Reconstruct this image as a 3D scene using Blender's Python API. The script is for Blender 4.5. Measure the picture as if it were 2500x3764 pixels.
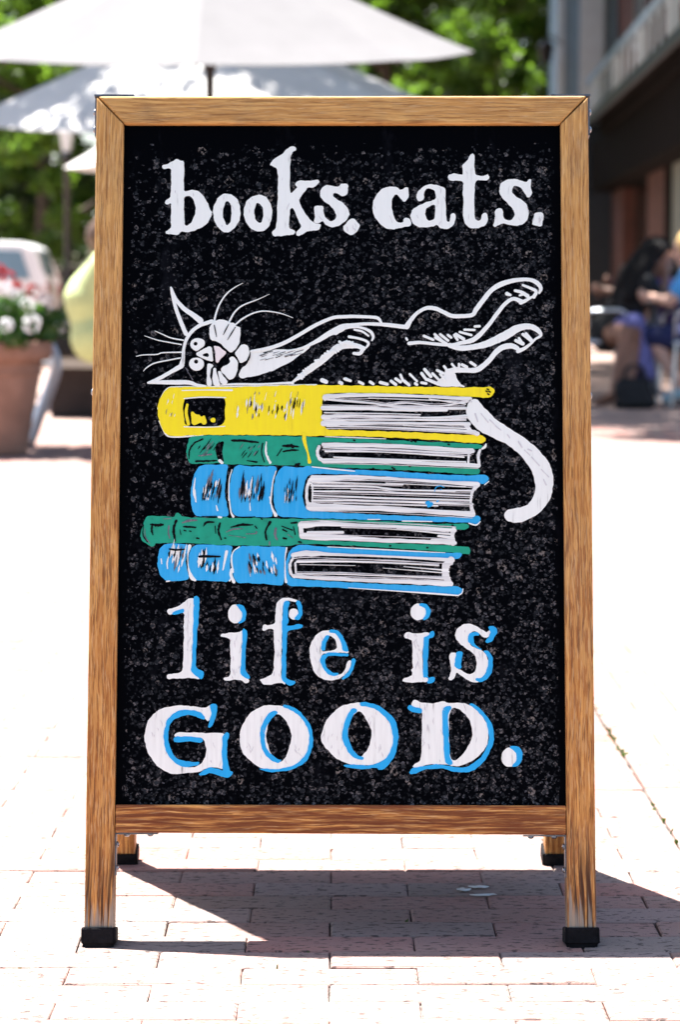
import bpy, bmesh, math, random
import numpy as np
from mathutils import Vector, Matrix
from mathutils.geometry import tessellate_polygon

R = math.radians
for o in list(bpy.data.objects):
    bpy.data.objects.remove(o)
scene = bpy.context.scene
COL = scene.collection

# ------------------------------------------------------------------ camera
CAM_H = 0.7747
PITCH = R(4.6162)
LENS = 95.0
cam_d = bpy.data.cameras.new('camera')
cam_d.sensor_fit = 'VERTICAL'
cam_d.sensor_height = 36.0
cam_d.sensor_width = 24.0
cam_d.lens = LENS
cam_d.clip_start = 0.1
cam_d.clip_end = 2000.0
cam_d.dof.use_dof = True
cam_d.dof.focus_distance = 3.17
cam_d.dof.aperture_fstop = 7.6
cam_o = bpy.data.objects.new('camera', cam_d)
COL.objects.link(cam_o)
cam_o.location = (0, 0, CAM_H)
cam_o.rotation_euler = (math.pi / 2 - PITCH, 0, 0)
scene.camera = cam_o

# ------------------------------------------------------------------ sky and sun
SUN_DIR = Vector((-0.235, 0.262, 1.0)).normalized()        # towards the sun
SUN_EL = math.asin(SUN_DIR.z)
SUN_AZ = math.atan2(SUN_DIR.x, SUN_DIR.y)
world = bpy.data.worlds.new('World')
scene.world = world
world.use_nodes = True
wn = world.node_tree
wn.nodes.clear()
w_out = wn.nodes.new('ShaderNodeOutputWorld')
w_bg = wn.nodes.new('ShaderNodeBackground')
w_sky = wn.nodes.new('ShaderNodeTexSky')
w_sky.sky_type = 'NISHITA'
w_sky.sun_disc = False
w_sky.sun_elevation = SUN_EL
w_sky.sun_rotation = SUN_AZ
w_sky.air_density = 1.0
w_sky.dust_density = 1.6
w_sky.ozone_density = 1.0
w_bg.inputs['Strength'].default_value = 0.052
wn.links.new(w_sky.outputs[0], w_bg.inputs[0])
wn.links.new(w_bg.outputs[0], w_out.inputs[0])

sun_d = bpy.data.lights.new('sun', 'SUN')
sun_d.energy = 5.0
sun_d.angle = R(0.53)
sun_d.color = (1.0, 0.97, 0.925)
sun_o = bpy.data.objects.new('sun', sun_d)
COL.objects.link(sun_o)
sun_o.rotation_euler = SUN_DIR.to_track_quat('Z', 'Y').to_euler()
sun_o.location = (-4, 5, 20)

vs = scene.view_settings
vs.view_transform = 'Standard'
vs.look = 'None'
vs.exposure = 2.32
vs.gamma = 1.0
vs.use_curve_mapping = False
scene.cycles.max_bounces = 6
scene.cycles.diffuse_bounces = 3
scene.cycles.glossy_bounces = 3
scene.cycles.transparent_max_bounces = 8
scene.cycles.caustics_reflective = False
scene.cycles.caustics_refractive = False

# ------------------------------------------------------------------ picture geometry -> place geometry
FPX = LENS / 36.0 * 3764.0
CP, SP = math.cos(PITCH), math.sin(PITCH)


def ray(x, y):
    X = (x - 1250) / FPX
    U = -(y - 1882) / FPX
    return Vector((X, CP + U * SP, -SP + U * CP))


EYE = Vector((0, 0, CAM_H))


def at(x, y, Y):
    d = ray(x, y)
    return EYE + d * (Y / d.y)


def project(p):
    v = Vector(p) - EYE
    f = v.y * CP - v.z * SP
    u = v.y * SP + v.z * CP
    return 1250 + FPX * v.x / f, 1882 - FPX * u / f


# ------------------------------------------------------------------ object helpers
def tag(o, label=None, cat=None, group=None, kind=None):
    if label: o['label'] = label
    if cat: o['category'] = cat
    if group: o['group'] = group
    if kind: o['kind'] = kind
    return o


def empty(name, loc, rz=0.0):
    o = bpy.data.objects.new(name, None)
    o.empty_display_size = 0.1
    o.location = loc
    o.rotation_euler = (0, 0, rz)
    COL.objects.link(o)
    return o


def link(name, me, mats, parent=None, loc=(0, 0, 0), rot=(0, 0, 0), smooth=False):
    o = bpy.data.objects.new(name, me)
    if mats is not None:
        if not isinstance(mats, (list, tuple)): mats = [mats]
        if len(me.materials) == 0:
            for m in mats: me.materials.append(m)
    if parent is not None: o.parent = parent
    o.location = loc
    o.rotation_euler = rot
    COL.objects.link(o)
    if smooth:
        for p in me.polygons: p.use_smooth = True
    return o


def mesh(verts, faces, name='mesh', mi=None):
    me = bpy.data.meshes.new(name)
    me.from_pydata([tuple(v) for v in verts], [], faces)
    if mi is not None:
        me.polygons.foreach_set('material_index', mi)
    me.update()
    return me


def np_mesh(V, Fq, name='mesh'):
    """V (n,3) array, Fq (m,k) index array: fast mesh of equal-sided faces"""
    me = bpy.data.meshes.new(name)
    n, k = Fq.shape
    me.vertices.add(len(V))
    me.vertices.foreach_set('co', np.ascontiguousarray(V, dtype=np.float32).ravel())
    me.loops.add(n * k)
    me.loops.foreach_set('vertex_index', np.ascontiguousarray(Fq, dtype=np.int32).ravel())
    me.polygons.add(n)
    me.polygons.foreach_set('loop_start', np.arange(0, n * k, k, dtype=np.int32))
    me.polygons.foreach_set('loop_total', np.full(n, k, dtype=np.int32))
    me.update(calc_edges=True)
    return me


def bm_mesh(bm, name='mesh'):
    bmesh.ops.recalc_face_normals(bm, faces=bm.faces[:])
    me = bpy.data.meshes.new(name)
    bm.to_mesh(me)
    bm.free()
    return me


def bm_box(bm, c, s, rot=None):
    """box of full size s centred on c"""
    m = Matrix.Translation(c)
    if rot is not None: m = m @ rot
    m = m @ Matrix.Diagonal((s[0], s[1], s[2], 1))
    return bmesh.ops.create_cube(bm, size=1.0, matrix=m)['verts']


def box_mesh(c, s, bev=0.0, rot=None, seg=2):
    bm = bmesh.new()
    bm_box(bm, c, s, rot)
    if bev > 0:
        bmesh.ops.bevel(bm, geom=bm.edges[:], offset=bev, segments=seg, profile=0.6, affect='EDGES')
    return bm_mesh(bm)


def tube_mesh(pts, rad, n=10, cap=True):
    pts = [Vector(p) for p in pts]
    if not isinstance(rad, (list, tuple)): rad = [rad] * len(pts)
    V, Fc = [], []
    prev = None
    for i, p in enumerate(pts):
        if i == 0: t = pts[1] - pts[0]
        elif i == len(pts) - 1: t = pts[-1] - pts[-2]
        else: t = (pts[i + 1] - pts[i]).normalized() + (pts[i] - pts[i - 1]).normalized()
        t.normalize()
        if prev is None:
            a = t.orthogonal().normalized()
        else:
            a = (prev - t * prev.dot(t))
            a = a.normalized() if a.length > 1e-6 else t.orthogonal().normalized()
        prev = a
        b = t.cross(a)
        for k in range(n):
            th = 2 * math.pi * k / n
            V.append(p + (a * math.cos(th) + b * math.sin(th)) * rad[i])
    for i in range(len(pts) - 1):
        for k in range(n):
            Fc.append((i * n + k, i * n + (k + 1) % n, (i + 1) * n + (k + 1) % n, (i + 1) * n + k))
    if cap:
        Fc.append(tuple(range(n - 1, -1, -1)))
        Fc.append(tuple(range((len(pts) - 1) * n, len(pts) * n)))
    return mesh(V, Fc)


def bezier(pts, k=6):
    """Catmull-Rom through pts"""
    pts = [Vector(p) for p in pts]
    P = [pts[0] * 2 - pts[1]] + pts + [pts[-1] * 2 - pts[-2]]
    out = []
    for i in range(1, len(P) - 2):
        for j in range(k):
            t = j / k
            a, b, c, d = P[i - 1], P[i], P[i + 1], P[i + 2]
            out.append(0.5 * ((2 * b) + (c - a) * t + (2 * a - 5 * b + 4 * c - d) * t * t + (3 * b - a - 3 * c + d) * t ** 3))
    out.append(pts[-1])
    return out


def lathe_mesh(prof, n=32, c=(0, 0, 0)):
    V, Fc = [], []
    for r, z in prof:
        for k in range(n):
            th = 2 * math.pi * k / n
            V.append((c[0] + r * math.cos(th), c[1] + r * math.sin(th), c[2] + z))
    for i in range(len(prof) - 1):
        for k in range(n):
            Fc.append((i * n + k, i * n + (k + 1) % n, (i + 1) * n + (k + 1) % n, (i + 1) * n + k))
    return mesh(V, Fc)


def join_meshes(mes):
    V, Fc = [], []
    for m in mes:
        b = len(V)
        V += [v.co.copy() for v in m.vertices]
        Fc += [tuple(b + i for i in p.vertices) for p in m.polygons]
        bpy.data.meshes.remove(m)
    return mesh(V, Fc)


# ------------------------------------------------------------------ material helpers
def new_mat(name):
    m = bpy.data.materials.new(name)
    m.use_nodes = True
    nt = m.node_tree
    b = nt.nodes['Principled BSDF']
    return m, nt, b


class NT:
    """tiny node-graph helper"""
    def __init__(s, nt): s.t = nt

    def n(s, kind, **kw):
        nd = s.t.nodes.new(kind)
        for k, v in kw.items(): setattr(nd, k, v)
        return nd

    def l(s, a, b): s.t.links.new(a, b)

    def set(s, sock, v):
        if hasattr(v, 'links') or isinstance(v, bpy.types.NodeSocket): s.l(v, sock)
        else: sock.default_value = v

    def math(s, op, a, b=0.0, c=0.0, clamp=False):
        nd = s.n('ShaderNodeMath', operation=op, use_clamp=clamp)
        s.set(nd.inputs[0], a); s.set(nd.inputs[1], b); s.set(nd.inputs[2], c)
        return nd.outputs[0]

    def maprange(s, v, a, b, c=0.0, d=1.0, smooth=False):
        nd = s.n('ShaderNodeMapRange')
        if smooth: nd.interpolation_type = 'SMOOTHSTEP'
        s.set(nd.inputs[0], v); s.set(nd.inputs[1], a); s.set(nd.inputs[2], b); s.set(nd.inputs[3], c); s.set(nd.inputs[4], d)
        return nd.outputs[0]

    def mix(s, f, a, b, mode='MIX'):
        nd = s.n('ShaderNodeMix', data_type='RGBA', blend_type=mode)
        s.set(nd.inputs[0], f)
        s.set(nd.inputs[6], (*a, 1) if isinstance(a, tuple) and len(a) == 3 else a)
        s.set(nd.inputs[7], (*b, 1) if isinstance(b, tuple) and len(b) == 3 else b)
        return nd.outputs[2]

    def coords(s, scale=(1, 1, 1), loc=(0, 0, 0), kind='Object'):
        tc = s.n('ShaderNodeTexCoord')
        mp = s.n('ShaderNodeMapping')
        mp.inputs['Scale'].default_value = scale
        mp.inputs['Location'].default_value = loc
        s.l(tc.outputs[kind], mp.inputs[0])
        return mp.outputs[0]

    def noise(s, vec, scale, detail=2.0, rough=0.5, dist=0.0):
        nd = s.n('ShaderNodeTexNoise')
        s.l(vec, nd.inputs['Vector'])
        nd.inputs['Scale'].default_value = scale
        nd.inputs['Detail'].default_value = detail
        nd.inputs['Roughness'].default_value = rough
        nd.inputs['Distortion'].default_value = dist
        return nd.outputs['Fac']

    def bump(s, h, strength, dist, b):
        nd = s.n('ShaderNodeBump')
        nd.inputs['Strength'].default_value = strength
        nd.inputs['Distance'].default_value = dist
        s.l(h, nd.inputs['Height'])
        s.l(nd.outputs[0], b.inputs['Normal'])

    def ramp(s, v, stops):
        nd = s.n('ShaderNodeValToRGB')
        e = nd.color_ramp.elements
        while len(e) < len(stops): e.new(0.5)
        for el, (p, c) in zip(e, stops):
            el.position = p
            el.color = (*c, 1)
        s.set(nd.inputs[0], v)
        return nd.outputs[0]


def plain(name, col, rough=0.6, metal=0.0, spec=0.5, var=0.12, scale=18.0, bump=0.0, trans=0.0, sheen=0.0):
    m, nt, b = new_mat(name)
    g = NT(nt)
    v = g.coords()
    f = g.noise(v, scale, 4.0, 0.6)
    lo = tuple(c * (1 - var) for c in col)
    hi = tuple(min(1, c * (1 + var)) for c in col)
    g.l(g.mix(g.maprange(f, 0.3, 0.7), lo, hi), b.inputs['Base Color'])
    b.inputs['Roughness'].default_value = rough
    b.inputs['Metallic'].default_value = metal
    b.inputs['Specular IOR Level'].default_value = spec
    if bump: g.bump(f, bump, 0.01, b)
    if trans:
        out = nt.nodes['Material Output']
        tr = g.n('ShaderNodeBsdfTranslucent')
        tr.inputs['Color'].default_value = (*col, 1)
        mx = g.n('ShaderNodeMixShader')
        mx.inputs[0].default_value = trans
        g.l(b.outputs[0], mx.inputs[1]); g.l(tr.outputs[0], mx.inputs[2])
        g.l(mx.outputs[0], out.inputs['Surface'])
    return m


def leaf_mat(name, c0, c1, ctr, trans=0.45):
    m, nt, b = new_mat(name)
    g = NT(nt)
    geo = g.n('ShaderNodeNewGeometry')
    col = g.mix(geo.outputs['Random Per Island'], c0, c1)
    g.l(col, b.inputs['Base Color'])
    b.inputs['Roughness'].default_value = 0.45
    b.inputs['Specular IOR Level'].default_value = 0.4
    tr = g.n('ShaderNodeBsdfTranslucent')
    g.l(g.mix(geo.outputs['Random Per Island'], tuple(x * 0.6 for x in ctr), ctr), tr.inputs['Color'])
    mx = g.n('ShaderNodeMixShader')
    mx.inputs[0].default_value = trans
    g.l(b.outputs[0], mx.inputs[1]); g.l(tr.outputs[0], mx.inputs[2])
    g.l(mx.outputs[0], nt.nodes['Material Output'].inputs['Surface'])
    return m


# ------------------------------------------------------------------ board frame materials
def wood_mat(name, axis, seed, wear_foot=False, pale=0.0, dark=0.0):
    """weathered oak; grain runs along the given local axis ('x' or 'z'). Local z = height up the board."""
    m, nt, b = new_mat(name)
    g = NT(nt)
    off = (seed * 3.17, seed * 1.3, seed * 7.7)
    def sc(a, l): return (a, a, l) if axis == 'z' else (l, a, a)
    warp = g.noise(g.coords((7, 7, 7), off), 1.0, 3.0, 0.55)
    tc = g.n('ShaderNodeTexCoord')
    sep = g.n('ShaderNodeSeparateXYZ'); g.l(tc.outputs['Object'], sep.inputs[0])
    # bend the grain a little along the piece
    wv = g.math('MULTIPLY', g.math('SUBTRACT', warp, 0.5), 0.010)
    cmb = g.n('ShaderNodeCombineXYZ')
    if axis == 'z':
        g.l(g.math('ADD', sep.outputs[0], wv), cmb.inputs[0]); g.l(sep.outputs[1], cmb.inputs[1]); g.l(sep.outputs[2], cmb.inputs[2])
    else:
        g.l(sep.outputs[0], cmb.inputs[0]); g.l(sep.outputs[1], cmb.inputs[1]); g.l(g.math('ADD', sep.outputs[2], wv), cmb.inputs[2])
    def mp(a, l, o=0.0):
        nd = g.n('ShaderNodeMapping')
        nd.inputs['Scale'].default_value = sc(a, l)
        nd.inputs['Location'].default_value = (off[0] + o, off[1], off[2] + o)
        g.l(cmb.outputs[0], nd.inputs[0])
        return nd.outputs[0]
    broad = g.noise(mp(55, 2.2), 1.0, 3.0, 0.6)
    grain = g.noise(mp(420, 9), 1.0, 4.0, 0.7)
    pores = g.noise(mp(600, 22, 3.1), 1.0, 2.0, 0.6)
    fine = g.noise(mp(700, 45, 8.0), 1.0, 2.0, 0.5)
    patch = g.noise(g.coords((9, 9, 9), off), 1.0, 3.0, 0.6)
    h = sep.outputs[2]
    up = g.maprange(h, 0.25, 1.0, smooth=True)            # upper part bleached, lower part still oiled
    base_lo = g.mix(g.maprange(grain, 0.32, 0.68), (0.46, 0.190, 0.038), (0.76, 0.42, 0.125))
    base_hi = g.mix(g.maprange(grain, 0.30, 0.70), (0.56, 0.310, 0.090), (0.80, 0.50, 0.175))
    col = g.mix(g.math('ADD', g.math('MULTIPLY', up, 0.72), g.maprange(patch, 0.35, 0.65, -0.18, 0.22), clamp=True), base_lo, base_hi)
    col = g.mix(g.maprange(broad, 0.52, 0.70, 0.0, 0.40), col, (0.40, 0.165, 0.036))
    # rusty early-wood dabs, thicker low down
    dab = g.noise(mp(430, 30, 12.0), 1.0, 3.0, 0.6)
    df = g.math('MULTIPLY', g.maprange(dab, 0.50, 0.55), g.maprange(up, 0.0, 1.0, 0.72, 0.50))
    df = g.math('MULTIPLY', df, g.maprange(patch, 0.30, 0.60, 0.45, 1.0))
    col = g.mix(df, col, g.mix(up, (0.31, 0.095, 0.015), (0.40, 0.180, 0.048)))
    # short dark pores
    pf = g.math('MULTIPLY', g.maprange(pores, 0.56, 0.61), g.maprange(up, 0.0, 1.0, 0.70, 0.48))
    col = g.mix(pf, col, (0.105, 0.036, 0.010))
    # pale raised fibres
    col = g.mix(g.maprange(fine, 0.57, 0.67, 0.0, 0.5), col, (0.72, 0.50, 0.25))
    if dark: col = g.mix(g.math('MULTIPLY', g.maprange(g.noise(mp(300, 13, 5.5), 1.0, 4.0, 0.62), 0.36, 0.56), dark), col, (0.135, 0.032, 0.006))
    if pale: col = g.mix(g.math('MULTIPLY', g.maprange(patch, 0.45, 0.7), pale), col, (0.40, 0.32, 0.20))
    # grey weathered mitre ends, soot marks near the top corners
    soot = g.math('MULTIPLY', g.maprange(h, 0.86, 1.0, smooth=True), g.maprange(patch, 0.5, 0.72))
    col = g.mix(g.math('MULTIPLY', soot, 0.5), col, (0.16, 0.12, 0.075))
    if wear_foot:
        strk = g.noise(mp(340, 3.0, 2.2), 1.0, 2.0, 0.5)
        hh = g.math('ADD', h, g.math('MULTIPLY', g.math('SUBTRACT', strk, 0.5), 0.17))
        damp = g.math('MULTIPLY', g.maprange(hh, 0.16, 0.07, smooth=True), g.maprange(g.noise(mp(330, 6, 9.0), 1.0, 2.0), 0.42, 0.54))
        col = g.mix(g.math('MULTIPLY', damp, 0.94), col, (0.042, 0.014, 0.0045))
        bare = g.maprange(hh, 0.050, 0.026, smooth=True)
        col = g.mix(g.math('MULTIPLY', bare, 0.8), col, g.mix(grain, (0.17, 0.14, 0.10), (0.47, 0.43, 0.36)))
    g.l(col, b.inputs['Base Color'])
    b.inputs['Roughness'].default_value = 0.62
    b.inputs['Specular IOR Level'].default_value = 0.3
    hgt = g.math('ADD', g.math('MULTIPLY', grain, 0.6), g.math('MULTIPLY', pores, -0.6))
    g.bump(hgt, 0.35, 0.0008, b)
    return m


def chalkboard_mat():
    """black painted hardboard, blistered and pitted by weather, more of it low down and to the right"""
    m, nt, b = new_mat('blistered black paint')
    g = NT(nt)
    tc = g.n('ShaderNodeTexCoord')
    sep = g.n('ShaderNodeSeparateXYZ'); g.l(tc.outputs['Object'], sep.inputs[0])
    x, z = sep.outputs[0], sep.outputs[2]
    patch = g.noise(g.coords((6, 6, 6), (3, 1, 9)), 1.0, 4.0, 0.6)
    dens = g.math('ADD', g.maprange(x, -0.27, 0.27, 0.30, 1.00), g.maprange(z, 1.0, 0.17, 0.0, 0.50))
    dens = g.math('ADD', dens, g.maprange(patch, 0.3, 0.7, -0.13, 0.15))
    dens = g.math('MULTIPLY', dens, g.maprange(z, 0.985, 0.955))           # speckle fades out under the top rail, imitating the frame's shade
    dens = g.math('MULTIPLY', dens, g.maprange(x, 0.266, 0.256))  # painted dark edge in place of the recess shadow, right side
    dens = g.math('MULTIPLY', dens, g.maprange(x, -0.264, -0.254))  # and the recess shadow on the left side
    wob = g.n('ShaderNodeTexNoise'); wob.inputs['Scale'].default_value = 210; wob.inputs['Detail'].default_value = 3
    g.l(tc.outputs['Object'], wob.inputs['Vector'])
    wv = g.n('ShaderNodeVectorMath', operation='MULTIPLY_ADD')
    g.l(wob.outputs['Color'], wv.inputs[0]); wv.inputs[1].default_value = (0.0095, 0, 0.0085)
    g.l(tc.outputs['Object'], wv.inputs[2])
    def flat(vec):
        mpn = g.n('ShaderNodeMapping'); mpn.inputs['Scale'].default_value = (1, 0, 1)
        g.l(vec, mpn.inputs[0]); return mpn.outputs[0]
    wvf = flat(wv.outputs[0])
    def spots(scale, thr_mul, r_in, r_out):
        v = g.n('ShaderNodeTexVoronoi', feature='F1')
        v.inputs['Scale'].default_value = scale
        g.l(wvf, v.inputs['Vector'])
        s2 = g.n('ShaderNodeSeparateColor'); g.l(v.outputs['Color'], s2.inputs[0])
        on = g.math('LESS_THAN', s2.outputs[0], g.math('MULTIPLY', dens, thr_mul))
        rad = g.maprange(s2.outputs[1], 0, 1, r_in, r_out)
        d = v.outputs['Distance']
        disc = g.math('MULTIPLY', on, g.maprange(g.math('DIVIDE', d, rad), 1.05, 0.45))
        ring = g.math('MULTIPLY', g.math('MULTIPLY', on, g.maprange(g.math('DIVIDE', d, rad), 0.45, 0.62)), g.maprange(g.math('DIVIDE', d, rad), 0.95, 0.78))
        return disc, ring, s2.outputs[2]
    d1, r1, k1 = spots(250, 1.05, 0.30, 0.62)
    d2, r2, k2 = spots(125, 0.80, 0.22, 0.50)
    d3, r3, k3 = spots(60, 0.40, 0.14, 0.36)
    brk = g.noise(g.coords((380, 380, 380)), 1.0, 2.0, 0.6)
    frag = g.maprange(brk, 0.46, 0.60)
    col = (0.0005, 0.0008, 0.0018)
    c = g.mix(g.math('MULTIPLY', d1, g.maprange(k1, 0, 1, 0.35, 0.95)), col, (0.024, 0.029, 0.034))
    c = g.mix(g.math('MULTIPLY', d2, g.maprange(k2, 0, 1, 0.10, 0.85)), c, (0.028, 0.034, 0.040))
    c = g.mix(g.math('MULTIPLY', g.math('MULTIPLY', r2, frag), 0.85), c, (0.15, 0.145, 0.145))
    c = g.mix(g.math('MULTIPLY', g.math('MULTIPLY', r3, frag), 0.9), c, (0.20, 0.185, 0.17))
    c = g.mix(g.math('MULTIPLY', g.math('MULTIPLY', r1, frag), g.maprange(k1, 0.45, 1.0, 0.0, 0.9)), c, (0.13, 0.135, 0.15))
    # faint smears
    smear = g.noise(g.coords((26, 26, 11), (5, 2, 3)), 1.0, 5.0, 0.65)
    c = g.mix(g.maprange(smear, 0.60, 0.78, 0.0, 0.5), c, (0.012, 0.014, 0.019))
    g.l(c, b.inputs['Base Color'])
    b.inputs['Roughness'].default_value = 0.55
    b.inputs['Specular IOR Level'].default_value = 0.02
    g.bump(brk, 0.35, 0.0006, b)
    return m


def paint_mat(name, col, streak, wear=0.3, sx=230.0, sz=16.0, seed=0.0):
    """marker paint laid on by hand: streaks along the stroke, thin places where the ground shows"""
    m, nt, b = new_mat(name)
    g = NT(nt)
    a = g.noise(g.coords((sx, 1, sz), (seed, 0, seed)), 1.0, 3.0, 0.6)
    p = g.noise(g.coords((30, 30, 30), (seed + 4, 0, 0)), 1.0, 3.0, 0.55)
    c = g.mix(g.maprange(a, 0.35, 0.72), col, streak)
    thin = g.math('MULTIPLY', g.maprange(a, 0.60, 0.70), g.maprange(p, 0.50, 0.66))
    c = g.mix(g.math('MULTIPLY', thin, wear), c, tuple(0.22 * x for x in col))
    g.l(c, b.inputs['Base Color'])
    b.inputs['Roughness'].default_value = 0.55
    b.inputs['Specular IOR Level'].default_value = 0.3
    g.bump(a, 0.25, 0.0006, b)
    return m


M = {}
M['wood_stile'] = wood_mat('weathered oak stile', 'z', 1.0, wear_foot=True, dark=0.16)
M['wood_stile_right'] = wood_mat('weathered oak stile, oilier', 'z', 4.3, wear_foot=True, dark=0.26, pale=0.1)
M['wood_rear'] = wood_mat('weathered oak rear stile', 'z', 8.2, dark=0.5)
M['wood_rail'] = wood_mat('weathered oak top rail', 'x', 2.0, dark=0.25)
M['wood_rail_low'] = wood_mat('weathered oak bottom rail', 'x', 6.1, dark=0.92)
M['board'] = chalkboard_mat()
M['rubber'] = plain('black rubber', (0.007, 0.007, 0.0085), rough=0.75, spec=0.12, var=0.4, scale=120, bump=0.3)
M['steel'] = plain('zinc plated steel', (0.13, 0.15, 0.17), rough=0.5, metal=0.8, var=0.3, scale=160)
M['screw'] = plain('bright screw steel', (0.30, 0.31, 0.33), rough=0.3, metal=1.0, var=0.15, scale=300)
M['white'] = paint_mat('white marker paint', (0.86, 0.935, 0.885), (0.82, 0.895, 0.845), 0.5)
M['white_thin'] = paint_mat('thin white marker paint', (0.86, 0.935, 0.885), (0.77, 0.835, 0.79), 0.9, seed=7.0)
M['white_h'] = paint_mat('white page strokes', (0.87, 0.93, 0.885), (0.61, 0.65, 0.635), 0.8, 14.0, 260.0, seed=3.0)
M['blue'] = paint_mat('sky blue marker paint', (0.012, 0.41, 0.83), (0.012, 0.36, 0.76), 0.15, seed=2.0)
M['blue_h'] = paint_mat('sky blue cover paint', (0.014, 0.39, 0.79), (0.050, 0.45, 0.84), 0.25, seed=5.0)
M['green'] = paint_mat('teal green marker paint', (0.008, 0.37, 0.225), (0.007, 0.29, 0.175), 0.6, 60.0, 60.0, seed=9.0)
M['yellow'] = paint_mat('yellow marker paint', (0.96, 0.84, 0.010), (0.90, 0.76, 0.016), 0.15, 150.0, 12.0, seed=11.0)
M['pink'] = paint_mat('pale pink paint', (0.86, 0.82, 0.80), (0.82, 0.78, 0.77), 0.2)
M['black'] = plain('black paint', (0.003, 0.0035, 0.005), rough=0.6, spec=0.08, var=0.4, scale=200)
M['brush_grey'] = paint_mat('thin greyed white paint', (0.70, 0.73, 0.72), (0.56, 0.58, 0.60), 0.3)
M['grey_smear'] = paint_mat('grey smeared paint', (0.22, 0.23, 0.27), (0.05, 0.05, 0.06), 0.6)

# ================================================================== the sandwich board
LEAN = R(12.0)
Y_B = 3.1592
REC = 0.009                   # the black panel sits this far behind the face of the frame
THK = 0.036
CL, SL = math.cos(LEAN), math.sin(LEAN)


def panel(x, y, rec=0.0):
    """where the line of sight through photo pixel (x, y) meets the leaning panel, as (u, v) on the panel"""
    d = ray(x, y)
    n = Vector((0, -CL, SL))
    p0 = Vector((0, Y_B, 0)) - n * rec
    t = (p0 - EYE).dot(n) / d.dot(n)
    p = EYE + d * t - p0
    return Vector((p.x, p.y * SL + p.z * CL))


board = empty('sandwich_board', (0, Y_B + 0.2525, 0))
tag(board, 'oak framed sandwich board painted with a cat lying on a stack of books', 'sandwich board')
F_LOC = (0, -0.2525, 0)
F_ROT = (-LEAN, 0, 0)
B_LOC = (0, 0.2525, 0)
B_ROT = (-LEAN, 0, math.pi)


def prism(poly, y0, y1, bev=0.0016, seg=2):
    """poly: (u, v) outline; extruded through the thickness of the board"""
    n = len(poly)
    bm = bmesh.new()
    a = [bm.verts.new((p[0], y0, p[1])) for p in poly]
    c = [bm.verts.new((p[0], y1, p[1])) for p in poly]
    bm.faces.new(a); bm.faces.new(c[::-1])
    for i in range(n):
        bm.faces.new((a[i], a[(i + 1) % n], c[(i + 1) % n], c[i]))
    if bev: bmesh.ops.bevel(bm, geom=bm.edges[:], offset=bev, segments=seg, profile=0.6, affect='EDGES')
    return bm_mesh(bm)


MIT = 0.0004
# front frame, corner points measured on the panel
OL_T, OR_T = (-0.3016, 1.0410), (0.3074, 1.0412)
IL_T, IR_T = (-0.2674, 1.0062), (0.2728, 1.0062)
OL_B, OR_B = (-0.3048, 0.006), (0.3054, 0.006)
IL_B, IR_B = (-0.2703, 0.006), (0.2712, 0.006)


def lerp2(a, b, t): return (a[0] + (b[0] - a[0]) * t, a[1] + (b[1] - a[1]) * t)


def v_at(a, b, v):
    t = (v - a[1]) / (b[1] - a[1])
    return (a[0] + (b[0] - a[0]) * t, v)


st_l = link('stile', prism([OL_B, IL_B, (IL_T[0] - MIT, IL_T[1] - MIT), (OL_T[0], OL_T[1] - 2 * MIT)], 0, THK), M['wood_stile'], board, F_LOC, F_ROT)
st_r = link('stile', prism([IR_B, OR_B, (OR_T[0], OR_T[1] - 2 * MIT), (IR_T[0] + MIT, IR_T[1] - MIT)], 0, THK), M['wood_stile_right'], board, F_LOC, F_ROT)
link('top_rail', prism([(IL_T[0] + MIT, IL_T[1]), (IR_T[0] - MIT, IR_T[1]), (OR_T[0] - 2 * MIT, OR_T[1] + 0.0012), (OL_T[0] + 2 * MIT, OL_T[1] + 0.0008)], 0.0003, THK, 0.0036, 3), M['wood_rail'], board, F_LOC, F_ROT)
bl0, bl1 = v_at(IL_B, IL_T, 0.1362), v_at(IL_B, IL_T, 0.1694)
br0, br1 = v_at(IR_B, IR_T, 0.1336), v_at(IR_B, IR_T, 0.1684)
link('bottom_rail', prism([(bl0[0] + .0006, bl0[1]), (br0[0] - .0006, br0[1]), (br1[0] - .0006, br1[1]), (bl1[0] + .0006, bl1[1])], 0.0008, THK, 0.0018), M['wood_rail_low'], board, F_LOC, F_ROT)
chalk = link('chalkboard', prism([(-0.281, 0.160), (0.283, 0.160), (0.283, 1.014), (-0.278, 1.014)], REC, REC + 0.006, 0), M['board'], board, F_LOC, F_ROT)

# rear frame, the same leaning the other way
RW = 0.009
for s in (-1, 1):
    link('stile', prism([(s * (0.2795), 0.006), (s * (0.2795 + 0.034), 0.006), (s * 0.3055, 1.040), (s * 0.2715, 1.0062)][::s], 0, THK), M['wood_rear'], board, B_LOC, B_ROT)
link('top_rail', prism([(-0.2710, 1.0062), (0.2710, 1.0062), (0.3047, 1.0412), (-0.3047, 1.0412)], 0.0003, THK), M['wood_rail'], board, B_LOC, B_ROT)
link('bottom_rail', prism([(-0.2780, 0.136), (0.2780, 0.136), (0.2775, 0.169), (-0.2775, 0.169)], 0.0008, THK), M['wood_rail_low'], board, B_LOC, B_ROT)
link('back_board', prism([(-0.281, 0.160), (0.281, 0.160), (0.278, 1.014), (-0.278, 1.014)], REC, REC + 0.006, 0), M['board'], board, B_LOC, B_ROT)


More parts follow.
